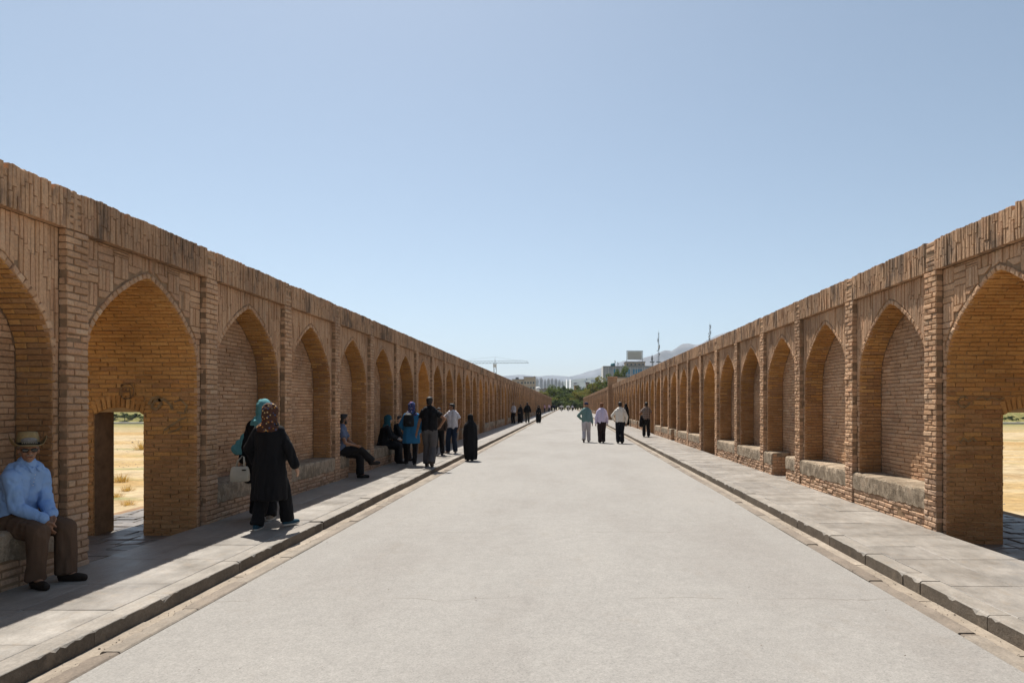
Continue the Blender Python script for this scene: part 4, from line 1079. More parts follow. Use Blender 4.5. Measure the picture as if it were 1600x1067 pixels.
def handbag(loc):
    r = tag(empty('handbag', loc), 'cream leather handbag hanging from the hand of the teal-scarfed woman', 'bag')
    b = MB(); n = 14; prof = [(0.0, 0.112, 0.055), (0.012, 0.13, 0.066), (0.10, 0.132, 0.066), (0.18, 0.122, 0.05), (0.215, 0.110, 0.028), (0.222, 0.10, 0.018)]
    vs = []; fs = []
    for z, rx, ry in prof:
        for q in range(24):
            t = 2 * math.pi * q / 24; c, s = math.cos(t), math.sin(t)
            vs.append((rx * math.copysign(abs(c) ** 0.45, c), ry * math.copysign(abs(s) ** 0.45, s), z))
    for i in range(len(prof) - 1):
        for q in range(24): m = (q + 1) % 24; fs.append((i * 24 + q, i * 24 + m, (i + 1) * 24 + m, (i + 1) * 24 + q))
    fs += [tuple(reversed(range(24))), tuple((len(prof) - 1) * 24 + q for q in range(24))]
    b.add(vs, fs); body = b.build('bag_body', BAGM, r, smooth=True)
    for s in (-1, 1):
        b = MB(); b.tube([(-0.055, s * 0.022, 0.205), (-0.03, s * 0.018, 0.30), (0.03, s * 0.008, 0.375), (0.055, s * 0.006, 0.36), (0.06, s * 0.018, 0.28), (0.058, s * 0.022, 0.205)], 0.008, 8); b.build('handle', BAGM, r, smooth=True)
    b = MB(); b.box((0.05, -0.074, 0.165), (0.105, -0.055, 0.182)); b.build('flap', SHOE_K, r)
    r.rotation_euler = (0, 0, R(6)); r.scale = (0.92, 0.92, 0.92)
handbag(at(375, 752, pB.y - 0.30))

# ---- the man with crossed legs on the broken bench
GREYT = cloth('grey_blue_tee', (0.10, 0.125, 0.19)); DARKT = cloth('black_trousers', (0.012, 0.011, 0.012)); EX.clear()
person('man in grey-blue t-shirt sitting cross-legged at the gap in the bench', (-4.96, 14.82, PV), R(-80), 1.74, voxel=0.012, pel=(0, 0, 0.60), lean=(0, 0.06), ank=[(-0.02, 0.44, 0.085), (-0.22, 0.66, 0.36)], toe=(0.0, 0.35), footz=(0, 0.0),
    kp=[(-0.1, 1, 0.5), (0.1, 1, 1.2)], wr=[(-0.05, 0.36, 0.70), (0.10, 0.34, 0.72)], ep=[(-1, -0.5, -0.3), (1, -0.5, -0.3)], hyaw=R(28), skinm=SK, top=GREYT, short=True, trousers=DARKT, trw=0.026, shoes=SHOE_K, beard=HAIR)
# ---- seated women
TEALD = cloth('dark_teal_scarf', (0.015, 0.075, 0.10)); EX.clear()
def paper(F, J):
    F.ell('x_folded_paper', V3(0.06, 0.42, 0.72), (0.06, 0.09, 0.02)); EX['x_folded_paper'] = cloth('paper', (0.5, 0.52, 0.55))
person('woman in black coat and dark teal headscarf sitting on the bench, hands in lap', (-4.98, 18.5, PV), R(-82), 1.62, voxel=0.012, pel=(0, 0, 0.62), lean=(0, 0.10), ank=[(-0.10, 0.40, 0.085), (0.10, 0.44, 0.085)],
    kp=[(0, 1, 0.6), (0, 1, 0.6)], wr=[(-0.04, 0.38, 0.74), (0.06, 0.38, 0.74)], ep=[(-1, -0.4, -0.3), (1, -0.4, -0.3)], hands=[(0, 0.8, -0.4), (0, 0.8, -0.4)], skinm=SK2, coat=BLACKC, coat_z=0.55, coatw=1.1, scarf=TEALD, trousers=BLACKC, trw=0.05, shoes=SHOE_K, extra=paper)
EX.clear()
person('seated person in black, mostly hidden beyond the teal-scarfed woman', (-4.97, 19.35, PV), R(-80), 1.60, voxel=0.014, pel=(0, 0, 0.62), lean=(0, 0.16), ank=[(-0.10, 0.45, 0.085), (0.10, 0.49, 0.085)],
    kp=[(0, 1, 0.6), (0, 1, 0.6)], wr=[(-0.04, 0.40, 0.72), (0.06, 0.40, 0.72)], ep=[(-1, -0.4, -0.3), (1, -0.4, -0.3)], skinm=SK2, top=BLACKC, trousers=BLACKC, trw=0.04, shoes=SHOE_K)
# ---- woman in blue tunic with backpack
BLUET = cloth('blue_tunic', (0.028, 0.15, 0.30)); FLOR2 = cloth('blue_pink_floral_scarf', (0.03, 0.05, 0.14), kind='floral', c2=[(0.45, 0.08, 0.16), (0.10, 0.18, 0.42), (0.50, 0.45, 0.50), (0.03, 0.04, 0.10)])
EX.clear(); EX['sole'] = WSOLE
def pack(F, J):
    CH, NK = J['CH'], J['NK']
    F.loft('x_backpack', [(-0.04, -0.20, CH.z - 0.22, 0.12, 0.06), (-0.04, -0.22, CH.z - 0.20, 0.15, 0.085), (-0.04, -0.22, CH.z - 0.05, 0.15, 0.09), (-0.04, -0.20, CH.z + 0.10, 0.13, 0.07), (-0.04, -0.17, CH.z + 0.15, 0.08, 0.04)], seg=20)
    F.ell('x_pocket', V3(-0.04, -0.30, CH.z - 0.11), (0.10, 0.03, 0.07))
    for sx in (-1, 1): F.chain('x_strap', [V3(-0.02 + sx * 0.10, -0.14, CH.z + 0.12), V3(sx * 0.11, -0.03, NK.z + 0.02), V3(sx * 0.11, 0.10, NK.z - 0.08), V3(sx * 0.14, 0.13, CH.z - 0.1)], [0.022] * 4)
    EX['x_backpack'] = cloth('black_nylon', (0.012, 0.012, 0.013), 0.6); EX['x_pocket'] = EX['x_backpack']; EX['x_pocket#p'] = 'x_backpack'; EX['x_strap'] = EX['x_backpack']; EX['x_strap#p'] = 'x_backpack'
    F.chain('x_scarf_end', [NK + V3(-0.08, -0.06, -0.02), NK + V3(-0.14, -0.10, -0.10), NK + V3(-0.17, -0.10, -0.2)], [0.06, 0.05, 0.04]); EX['x_scarf_end'] = FLOR2; EX['x_scarf_end#p'] = 'headscarf'
person('woman in blue tunic and flowered headscarf with a black backpack walking away', foot(643, 727), R(3), 1.66, voxel=0.012, ank=[(-0.17, 0.16, 0.085), (0.10, -0.12, 0.085)],
    wr=[(-0.20, 0.18, 0.95), (0.20, 0.16, 0.92)], ep=[(-1, -0.7, 0), (1, -0.7, 0)], skinm=SK2, coat=BLUET, coat_z=0.62, coatw=1.0, scarf=FLOR2, trousers=DARKT, trw=0.006, shoes=SHOE_K, extra=pack)
# ---- man in black polo
GREYTR = cloth('grey_trousers', (0.085, 0.080, 0.082)); EX.clear(); EX['sole'] = SHOE_K
person('man in black polo shirt and grey trousers walking away beside the blue tunic', foot(671, 729), R(0), 1.80, voxel=0.012, ank=[(-0.09, 0.10, 0.085), (0.09, -0.20, 0.13)], footz=(0, -0.03),
    wr=[(-0.33, 0.05, 0.85), (0.26, 0.12, 1.02)], ep=[(-1, -0.4, 0), (1.2, -0.5, 0)], skinm=SK, top=BLACKC, short=True, topw=0.024, bulk=1.03, trousers=GREYTR, trw=0.03, shoes=cloth('brown_shoe', (0.06, 0.042, 0.032), 0.6))
EX.clear()
person('person in dark brown clothes, almost hidden behind the black polo shirt', foot(686, 711), R(180), 1.50, voxel=0.014, skinm=SK, top=cloth('brown_tunic', (0.06, 0.04, 0.03)), trousers=DARKT, shoes=SHOE_K,
    wr=[(-0.25, 0.1, 0.9), (0.25, 0.1, 0.9)])
# ---- man in pale short sleeves facing the camera
PALE = cloth('pale_shirt', (0.55, 0.53, 0.56)); JEANS = cloth('dark_jeans', (0.018, 0.028, 0.05)); EX.clear(); EX['sole'] = WSOLE
def pen(F, J):
    F.cap('x_pocket_flap', V3(0.04, 0.128, J['CH'].z + 0.0), V3(0.11, 0.12, J['CH'].z + 0.0), 0.008, 0.008); EX['x_pocket_flap'] = BLACKC; EX['x_pocket_flap#p'] = 'shirt'
person('man in pale short-sleeved shirt and dark jeans standing by the kerb facing us', foot(707, 708), R(170), 1.63, voxel=0.012, ank=[(-0.12, 0.02, 0.085), (0.14, 0.06, 0.085)], toe=(0.3, -0.4),
    wr=[(-0.24, 0.05, 0.87), (0.34, 0.14, 0.95)], ep=[(-1, -0.6, 0), (1, -0.6, 0)], hyaw=R(-55), skinm=SK, top=PALE, short=True, topw=0.028, trousers=JEANS, trw=0.024, shoes=cloth('tan_shoe', (0.20, 0.14, 0.10), 0.6), extra=pen)
# ---- chador on the road edge
EX.clear()
person('small figure in a full black chador walking at the edge of the road', foot(735, 720, 0.0), R(20), 1.40, voxel=0.014, chador=BLACKC, skinm=SK2, shoes=SHOE_K, ank=[(-0.09, 0.02, 0.085), (0.09, 0.1, 0.085)], trousers=BLACKC, wr=[(-0.12, 0.2, 1.0), (0.12, 0.2, 1.0)])
# ---- three men abreast
TEALSH = cloth('teal_shirt', (0.125, 0.21, 0.20)); LAV = cloth('lavender_shirt', (0.55, 0.49, 0.64)); CREAM = cloth('cream_shirt', (0.68, 0.63, 0.56)); LIGHTTR = cloth('pale_trousers', (0.46, 0.43, 0.44)); NAVY = cloth('navy_cap', (0.012, 0.018, 0.05)); DKBR = cloth('dark_brown_trousers', (0.028, 0.017, 0.017)); BKTR = cloth('navy_black_trousers', (0.010, 0.011, 0.016))
EX.clear()
person('man in teal shirt, navy cap and pale trousers walking down the road', foot(916, 691.5, 0), R(-3), 1.80, voxel=0.013, ank=[(-0.10, -0.28, 0.16), (0.10, 0.12, 0.085)], footz=(-0.06, 0), wr=[(-0.23, 0.22, 1.02), (0.26, 0.07, 0.84)], ep=[(-1, -0.6, 0), (1, -0.4, 0)], hyaw=R(-30),
    top=TEALSH, topw=0.026, bulk=1.02, trousers=LIGHTTR, trw=0.028, shoes=cloth('brown_shoe2', (0.07, 0.05, 0.04), 0.6), cap_=NAVY, hair=None)
EX.clear()
person('man in lavender shirt and dark brown trousers, middle of the three abreast', foot(940, 692.5, 0), R(0), 1.78, voxel=0.013, ank=[(-0.07, -0.08, 0.085), (0.08, 0.12, 0.085)], wr=[(-0.25, -0.03, 0.85), (0.25, 0.14, 0.87)], ep=[(-0.6, -1, 0), (0.6, -1, 0)],
    top=LAV, topw=0.025, trousers=DKBR, trw=0.030, shoes=SHOE_K, hair=cloth('russet_hair', (0.16, 0.075, 0.04)))
EX.clear()
person('man in cream shirt and black trousers, nearest the kerb of three abreast', foot(969, 693, 0), R(2), 1.82, voxel=0.013, ank=[(-0.08, 0.08, 0.085), (0.08, -0.06, 0.085)], wr=[(-0.23, 0.22, 0.98), (0.25, 0.0, 0.86)], ep=[(-1.1, -0.5, 0), (1, -0.4, 0)],
    top=CREAM, topw=0.025, bulk=1.0, trousers=BKTR, trw=0.028, shoes=SHOE_K)
# ---- plaid man with a jacket over the arm
PLAID = cloth('plaid_shirt', (0.075, 0.045, 0.04), kind='plaid', c2=(0.30, 0.24, 0.20)); EX.clear()
def jacket(F, J):
    F.chain('x_jacket', [V3(-0.22, 0.05, 1.02), V3(-0.25, 0.0, 0.80), V3(-0.27, 0.0, 0.58)], [0.07, 0.10, 0.085]); EX['x_jacket'] = BLACKC; EX['x_jacket#f'] = 0.02
person('man in plaid shirt carrying a black jacket on the sunlit pavement', foot(1010, 682.5), R(4), 1.72, voxel=0.013, ank=[(-0.09, 0.16, 0.085), (0.09, -0.12, 0.085)], wr=[(-0.24, 0.16, 1.0), (0.30, 0.05, 0.86)], ep=[(-1, -0.6, 0), (1, -0.4, 0)],
    top=PLAID, short=True, topw=0.026, bulk=1.02, trousers=DARKT, trw=0.026, shoes=SHOE_K, extra=jacket)
EX.clear()
person('dark chador figure by the sunlit wall, beyond the cream shirt', foot(978, 665.5), R(30), 1.66, voxel=0.018, chador=BLACKC, skinm=SK2, shoes=SHOE_K, trousers=BLACKC, wr=[(-0.12, 0.2, 1.0), (0.12, 0.2, 1.0)])
# ---- far group
EX.clear()
person('man in grey-white shirt standing against the shaded wall far down', foot(802.5, 661.5), R(150), 1.74, voxel=0.02, top=PALE, trousers=DARKT, shoes=SHOE_K, ank=[(-0.1, 0, 0.085), (0.1, 0.05, 0.085)], wr=[(-0.12, 0.25, 1.05), (0.12, 0.25, 1.05)])
EX.clear()
person('chador figure beside the grey-white shirt at the shaded wall', foot(813, 660.5), R(160), 1.58, voxel=0.02, chador=BLACKC, skinm=SK2, shoes=SHOE_K, trousers=BLACKC, wr=[(-0.12, 0.2, 1.0), (0.12, 0.2, 1.0)])
EX.clear()
person('man in black shirt and olive trousers walking far along the shaded pavement', foot(824, 660.5), R(0), 1.80, voxel=0.02, top=BLACKC, topw=0.035, trousers=cloth('olive_trousers', (0.06, 0.055, 0.042)), shoes=SHOE_K, wr=[(-0.28, 0.05, 0.9), (0.28, 0.1, 0.9)])
EX.clear()
person('tiny figure sitting on the far shaded bench', (-4.95, foot(831, 657).y, PV), R(-90), 1.65, voxel=0.025, pel=(0, 0, 0.6), ank=[(-0.1, 0.42, 0.085), (0.1, 0.46, 0.085)], kp=[(0, 1, 0.6), (0, 1, 0.6)], wr=[(-0.05, 0.36, 0.7), (0.05, 0.36, 0.7)], top=cloth('maroon_top', (0.05, 0.02, 0.025)), trousers=DARKT, shoes=SHOE_K)
EX.clear()
person('woman in black chador walking towards us far down the road edge', foot(841.5, 660.8, 0), R(180), 1.62, voxel=0.02, chador=BLACKC, skinm=SK2, shoes=SHOE_K, trousers=BLACKC, wr=[(-0.12, 0.2, 1.0), (0.12, 0.2, 1.0)])
PINK = cloth('pink_shirt', (0.58, 0.36, 0.48))
for px, py, H, c, tr, lb in ((850.5, 644.3, 1.72, PINK, JEANS, 'distant walker in pink shirt, nearer the shaded wall'), (858.0, 643.6, 1.75, cloth('pale_pink_shirt', (0.60, 0.45, 0.55)), JEANS, 'distant walker in pale pink shirt, nearer the kerb'),
                         (862.5, 643.2, 1.75, BLACKC, DARKT, 'distant walker all in black beside the pale pink shirt'), (866, 642.4, 1.7, cloth('navy_top', (0.015, 0.02, 0.04)), DARKT, 'most distant dark walker at the end of the shaded wall'),
                         (894.5, 642.2, 1.72, PALE, DARKT, 'distant walker in pale shirt at the end of the road')):
    EX.clear(); f = foot(px, py, PAVE if px < 860 else 0.0)
    person(lb, f, R(0), H, voxel=0.03, top=c, trousers=tr, shoes=SHOE_K)

# ---- two motorcycles coming up the road with riders
RUB = simple('tyre_rubber', (0.015, 0.015, 0.015), 0.8); STEEL = simple('dull_steel', (0.30, 0.30, 0.30), 0.4, metal=0.8); REDP = simple('maroon_tank_paint', (0.10, 0.012, 0.012), 0.3, spec=0.5)
LAMP = simple('lamp_glass', (0.6, 0.6, 0.58), 0.1, 0.05, spec=0.6)
def motorbike(loc, label, rider):
    r = tag(empty('motorcycle', loc, R(180)), label, 'motorcycle', 'motorcycles on the road')
    for y in (-0.62, 0.66):
        w = MB(); tor = []
        for i in range(28):
            a = 2 * math.pi * i / 28; tor.append((0, y + 0.245 * math.cos(a), 0.30 + 0.245 * math.sin(a)))
        w.tube(tor + tor[:1], 0.052, 8); wo_ = w.build('wheel', RUB, r, smooth=True)
        h = MB()
        for i in range(8): a = math.pi * i / 4; h.tube([(0, y, 0.30), (0, y + 0.21 * math.cos(a), 0.30 + 0.21 * math.sin(a))], 0.006, 4)
        h.tube([(-0.06, y, 0.30), (0.06, y, 0.30)], 0.03, 8); h.build('spokes', STEEL, wo_)
    b = MB(); b.tube([(0, 0.28, 0.72), (0, 0.1, 0.82), (0, -0.12, 0.76)], [0.09, 0.14, 0.10], 12); b.build('tank', REDP, r, smooth=True)
    b = MB(); b.tube([(0, -0.08, 0.76), (0, -0.4, 0.78), (0, -0.75, 0.80)], [0.09, 0.12, 0.09], 10); b.build('seat', BLACKC, r, smooth=True)
    b = MB(); b.tube([(0, 0.05, 0.30), (0, 0.05, 0.62)], [0.13, 0.11], 10); b.build('engine', STEEL, r)
    b = MB(); b.tube([(0.0, 0.30, 0.74), (0, 0.12, 0.34), (0, -0.3, 0.36), (0, -0.62, 0.30)], 0.025, 6); b.tube([(0, -0.3, 0.36), (0, -0.6, 0.76)], 0.02, 6); b.build('frame', BLACKC, r)
    for s in (-1, 1): b = MB(); b.tube([(s * 0.08, 0.66, 0.30), (s * 0.08, 0.40, 0.92)], 0.02, 6); b.build('fork', STEEL, r)
    b = MB(); b.tube([(-0.36, 0.25, 1.02), (-0.18, 0.36, 1.0), (0.18, 0.36, 1.0), (0.36, 0.25, 1.02)], 0.016, 6); b.build('handlebar', BLACKC, r)
    b = MB(); b.tube([(0, 0.42, 0.86), (0, 0.50, 0.86)], [0.07, 0.09], 12); b.build('headlight', LAMP, r)
    EX.clear()
    person(rider, (loc[0], loc[1] + 0.18, loc[2]), R(180), 1.75, voxel=0.025, group=None, pel=(0, 0, 0.92), lean=(0, 0.14), ank=[(-0.22, 0.22, 0.36), (0.22, 0.22, 0.36)], kp=[(-0.5, 1, 0.5), (0.5, 1, 0.5)], wr=[(-0.34, 0.42, 1.06), (0.34, 0.42, 1.06)], ep=[(-1, 0, -0.4), (1, 0, -0.4)],
           top=cloth('white_shirt', (0.68, 0.67, 0.64)), topw=0.035, trousers=DARKT, shoes=SHOE_K)
motorbike((at(877.5, 640, 165).x, 165.0, 0.01), 'distant motorcycle on the road, nearer the shaded side', 'rider in white shirt on the motorcycle nearer the shaded side')
motorbike((at(887.8, 640, 167).x, 167.0, 0.01), 'distant motorcycle in the middle of the road', 'rider in white shirt on the motorcycle in mid-road')

finish_people()

# ================================================================ BACKGROUND: trees, town, mountains
LEAFS = []
def leaf_mat(name, c):
    m, nt, b = new_mat(name); a = N(nt, 'ShaderNodeAttribute', attribute_name='rnd')
    nt.links.new(ramp(nt, a.outputs['Fac'], [(0.0, [x * 0.6 for x in c]), (0.5, c), (1.0, [c[0] * 1.5, c[1] * 1.35, c[2] * 1.1])]), b.inputs['Base Color'])
    b.inputs['Roughness'].default_value = 0.7; b.inputs['Specular IOR Level'].default_value = 0.2
    tr = nt.nodes.new('ShaderNodeBsdfTranslucent'); tr.inputs['Color'].default_value = (min(1, c[0] * 2.0), min(1, c[1] * 1.9), c[2], 1)   # light that comes through the leaf
    mx = nt.nodes.new('ShaderNodeMixShader'); mx.inputs[0].default_value = 0.3; out = [n for n in nt.nodes if n.type == 'OUTPUT_MATERIAL'][0]
    nt.links.new(b.outputs[0], mx.inputs[1]); nt.links.new(tr.outputs[0], mx.inputs[2]); nt.links.new(mx.outputs[0], out.inputs['Surface'])
    return m
LEAFM = [leaf_mat('green_leaf', (0.072, 0.098, 0.028)), leaf_mat('yellow_green_leaf', (0.135, 0.130, 0.036)), leaf_mat('dark_leaf', (0.042, 0.062, 0.024))]
BARK = simple('bark', (0.10, 0.075, 0.055), 0.95, 0.3, 12, 0.7, 50)
def tree_meshes(seed, spread=1.0, leaves=4200):
    """unit tree, 1 m high: trunk with limbs, crown of leaf-sized faces in uneven clumps"""
    rn = random.Random(seed); t = MB(); tips = []
    t.tube([(0, 0, -0.03), (0.005, 0, 0.12), (rn.uniform(-.02, .02), 0, 0.30), (rn.uniform(-.03, .03), rn.uniform(-.03, .03), 0.62)], [0.030, 0.024, 0.018, 0.006], 7)
    for i in range(9):
        a = i * 2.4 + rn.uniform(-.4, .4); z0 = rn.uniform(0.22, 0.5); r = rn.uniform(0.14, 0.30) * spread; z1 = rn.uniform(0.42, 0.86)
        p = (r * math.cos(a), r * math.sin(a), z1); t.tube([(0, 0, z0), (p[0] * .5, p[1] * .5, z0 + (z1 - z0) * .6), p], [0.011, 0.007, 0.003], 5); tips.append(Vector(p))
    tips += [Vector((rn.uniform(-.08, .08), rn.uniform(-.08, .08), rn.uniform(.7, .9))) for _ in range(4)]
    c = MB(); clumps = []
    for p in tips:
        for q in range(3): clumps.append((p + Vector((rn.gauss(0, .07), rn.gauss(0, .07), rn.gauss(0, .05))), rn.uniform(.06, .12)))
    for i in range(leaves):
        p, r = clumps[rn.randrange(len(clumps))]
        d = Vector((rn.gauss(0, 1), rn.gauss(0, 1), rn.gauss(0, .8))).normalized() * r * rn.uniform(.35, 1.0) ** .5
        o = p + d; n = Vector((rn.gauss(0, 1), rn.gauss(0, 1), rn.gauss(.6, 1))).normalized(); a = n.orthogonal().normalized(); b = n.cross(a); s = rn.uniform(.012, .024)
        c.add([tuple(o - a * s), tuple(o + b * s * .7), tuple(o + a * s), tuple(o - b * s * .7)], [(0, 1, 2, 3)])
    return t, c
TT = []
for i in range(5):
    t, c = tree_meshes(50 + i, 1.0 + 0.12 * (i % 3))
    TT.append((t.mesh('trunk', BARK), [c.mesh('crown', m) for m in LEAFM]))
def tree(px, ytop, Y, label, v=0, lm=0, wide=1.0, zb=None, group='trees at the end of the bridge', name='broadleaf_tree'):
    top = at(px, ytop, Y); zb = -0.4 if zb is None else zb; h = (top.z - zb) / 0.94
    r = tag(empty(name, (top.x, Y, zb), random.uniform(0, 6.28)), label, 'tree', group); r.scale = (h * wide, h * wide, h)
    link('trunk', TT[v][0], r); link('crown', TT[v][1][lm], r)
TREES = [  # px, top, Y, variant, leaf, wide, label
 (848, 614, 262, 0, 1, 1.15, 'yellow-green tree behind the far end of the shaded wall'),
 (859, 607, 268, 1, 0, 1.1, 'green tree just clear of the shaded wall end'),
 (866, 622, 228, 2, 1, 0.9, 'small bright tree in front, at the shaded wall end'),
 (869, 603, 290, 3, 0, 1.1, 'green tree left of mid-road, behind the motorcycles'),
 (878, 611, 275, 4, 2, 1.1, 'dark tree over the road end, left of the white streaks'),
 (887, 613, 270, 0, 2, 1.2, 'dark tree over the very end of the road'),
 (896, 608, 276, 1, 0, 1.15, 'green tree right of mid-road below the ochre block'),
 (903, 612, 240, 2, 1, 1.05, 'yellowing tree over the teal-shirted man'),
 (911, 604, 285, 3, 2, 1.0, 'dark round tree right of the ochre block'),
 (918, 609, 262, 4, 1, 1.1, 'yellow-green tree behind the far end of the sunlit wall'),
 (928, 603, 272, 0, 1, 1.1, 'yellow-green tree above the far sunlit wall'),
 (938, 597, 268, 1, 0, 1.0, 'green tree above the sunlit wall, left of the pier'),
 (947, 591, 262, 2, 1, 0.9, 'taller green tree left of the brick pier'),
 (967, 575, 255, 3, 0, 0.62, 'tallest green tree, before the blue-glazed office'),
 (956, 585, 258, 4, 0, 0.8, 'dark green tree directly behind the brick pier'),
 (880, 604, 330, 1, 2, 0.55, 'narrow dark cypress-like tree beyond the road end'),
 (838, 612, 300, 2, 1, 1.0, 'pale tree under the white dome behind the shaded wall'),
]
TREES += [(853, 622, 236, 3, 2, 1.0, 'low dark tree at the foot of the shaded wall end'), (873, 619, 248, 0, 0, 1.1, 'green tree just left of the left motorcycle'), (882, 617, 252, 1, 2, 1.1, 'dark tree between the two motorcycles'),
 (892, 616, 246, 2, 0, 1.1, 'green tree just right of the right motorcycle'), (899, 615, 256, 3, 2, 1.1, 'dark tree above the lone far walker'), (908, 617, 240, 4, 0, 1.1, 'green tree at the sunlit wall end'), (914, 613, 250, 1, 1, 1.1, 'yellowish tree behind the teal-shirted man')]
for px, tp, Y, v, lm, w, lb in TREES: tree(px, tp, Y, lb, v, lm, w)
BK = [(168, 650), (177, 647), (186, 649), (195, 645), (204, 648), (212, 646), (221, 650), (230, 648)]
for i, (px, tp) in enumerate(BK):
    tree(px, tp, 229 + (i % 3) * 2, '%s bush from the dark jamb, on the far riverbank through the shaded doorway' % 'first second third fourth fifth sixth seventh eighth'.split()[i], i % 5, 2 if i % 2 else 0, 1.5, zb=-4.0, group='bushes on the far riverbank', name='riverbank_bush')
for i, (px, tp) in enumerate(((1570, 652), (1579, 650), (1589, 653), (1599, 651))):
    tree(px, tp, 229 + (i % 2) * 3, '%s bush from the jamb, on the riverbank through the sunlit-side doorway' % 'first second third fourth'.split()[i], i % 5, 2 if i % 2 else 0, 1.6, zb=-4.0, group='bushes on the far riverbank', name='riverbank_bush')
for i, px in enumerate(range(850, 927, 4)):           # clipped shrubs across the end of the road
    tree(px + (i * 37 % 5) * .4, 630 - (i * 53 % 7) * .8, 222 + (i * 29 % 9), ('%s shrub of the hedge row across the end of the road' % ('first second third fourth fifth sixth seventh eighth ninth tenth eleventh twelfth thirteenth fourteenth fifteenth sixteenth seventeenth eighteenth nineteenth twentieth').split()[i]), i % 5, 2 if i % 3 else 0, 1.7, zb=-0.5, group='hedge row at the road end', name='hedge_shrub')
# pale embankment path on the far bank
b = MB(); b.box((-260, 220.5, -4.9), (260, 223.0, -4.05)); tag(b.build('embankment_path', simple('pale_path', (0.55, 0.50, 0.43), 0.9)), kind='structure')
# tufts of dry grass on the riverbed
DRY = leaf_mat('dry_straw_grass', (0.34, 0.22, 0.085))
def tuft(loc, s, label, rn):
    b = MB()
    for i in range(150):
        a = rn.uniform(0, 6.28); r = rn.uniform(0, .5) * s; lean = rn.uniform(.1, .6) * s; h = rn.uniform(.25, .7) * s; w = 0.012 * s + 0.006
        p = Vector((r * math.cos(a), r * math.sin(a), 0)); q = p + Vector((lean * math.cos(a + rn.uniform(-.6, .6)), lean * math.sin(a), h)); t = Vector((-math.sin(a), math.cos(a), 0)) * w
        b.add([tuple(p - t), tuple(p + t), tuple(q)], [(0, 1, 2)])
    tag(b.build('dry_grass_tuft', DRY, None, loc), label, 'grass tuft', 'dry tufts on the riverbed')
rn = random.Random(8)
for px, py, s, lb in ((190, 752, 0.55, 'largest'), (199, 766, 0.42, 'middle one'), (181, 775, 0.38, 'lowest on the'), (200, 786, 0.34, 'nearest'), (222, 701, 0.9, 'highest')):
    Y = (CAMZ + 4.5) * FPX / (py - VY)
    lab = {'largest': 'large straw-coloured tuft in mid-view of the shaded doorway', 'middle one': 'straw tuft just below the large one in the doorway view', 'lowest on the': 'straw tuft by the dark jamb in the doorway view', 'nearest': 'lowest straw tuft in the doorway view', 'highest': 'broad straw tuft high in the doorway view, by the lit jamb'}[lb]
    z = -4.6 + 0.35 * mnoise.noise(Vector(((px - VX) * Y / FPX * 0.03, Y * 0.05, 1)))
    tuft(((px - VX) * Y / FPX, Y, z - 0.03), s * 2.2, lab, rn)

# ---- buildings
GLASSD = simple('dark_window_glass', (0.035, 0.04, 0.045), 0.15, 0.2, 0.4, spec=0.6); GLASSB = simple('blue_curtain_glass', (0.04, 0.17, 0.30), 0.15, 0.25, 0.25, spec=0.6)
BEIGE = simple('beige_render', (0.42, 0.34, 0.26), 0.9, 0.12, 0.4); GREYC = simple('grey_cladding', (0.30, 0.32, 0.36), 0.6, 0.12, 0.5); WHITEC = simple('white_render', (0.62, 0.60, 0.57), 0.85, 0.08, 0.3)
OCHRE = simple('ochre_brickwork', (0.34, 0.22, 0.10), 0.9, 0.12, 0.6); BROWNB = simple('brown_brickwork', (0.24, 0.17, 0.14), 0.9, 0.15, 0.6); ROOFG = simple('roof_felt', (0.20, 0.19, 0.18), 0.9); METAL = simple('galvanised_steel', (0.16, 0.17, 0.18), 0.5, 0.1, 3, metal=0.3)
def block(r, x0, x1, y0, y1, z1, mat, wins, gm, fw=1.2, fh=1.5, name='wall', z0=-0.5, roof=True, sills=True):
    """a block with recessed windows on the two faces that show; wins = (columns, rows, first sill, storey height)"""
    b = MB(); b.box((x0, y0, z0), (x1, y1, z1)); w = b.build(name, mat, r)
    if roof:
        b = MB(); b.box((x0 - .25, y0 - .25, z1), (x1 + .25, y1 + .25, z1 + .35)); b.build('roof_edge', ROOFG, r)
    if wins:
        nc, nr, zs, st = wins
        for i in range(nc):
            for j in range(nr):
                cx = x0 + (x1 - x0) * (i + .5) / nc; z = zs + st * j
                if z + fh > z1: continue
                fr = MB(); fr.box((cx - fw / 2 - .1, y0 - .12, z - .1), (cx + fw / 2 + .1, y0 - .003, z + fh + .1)); fo = fr.build('window', WHITEC, r)
                g = MB(); g.box((cx - fw / 2, y0 - .16, z), (cx - .04, y0 - .125, z + fh)); g.build('pane', gm, fo)
                g = MB(); g.box((cx + .04, y0 - .16, z), (cx + fw / 2, y0 - .125, z + fh)); g.build('pane', gm, fo)
    return w
def X(px, Y): return (px - VX) * Y / FPX
def Z(py, Y): return CAMZ + (VY - py) * Y / FPX
# beige block behind the shaded wall
Y = 400; r = tag(empty('apartment_block', (X(822, Y), Y, -0.4)), 'beige apartment block with small square windows above the far shaded wall', 'building')
def rel(r): 
    def f(px, py): return X(px, r.location.y) - r.location.x, Z(py, r.location.y) - r.location.z
    return f
f = rel(r)
block(r, f(818.5, 0)[0], f(836, 0)[0], 0, 9, f(0, 589.5)[1], BEIGE, (4, 6, 2.0, 3.05), GLASSD, 0.95, 1.3)
block(r, f(800, 0)[0], f(818.4, 0)[0], 1.5, 9, f(0, 593)[1], BEIGE, (3, 5, 2.0, 3.05), GLASSD, 0.95, 1.3, 'wing')
b = MB(); b.box((f(805, 0)[0], 3, f(0, 593)[1] + .36), (f(809.5, 0)[0], 6, f(0, 589)[1])); b.build('water_tank', METAL, r)
b = MB(); b.box((f(833.5, 0)[0], 4, f(0, 589.5)[1] + .36), (f(835, 0)[0], 6, f(0, 587)[1])); b.build('chimney', BEIGE, r)
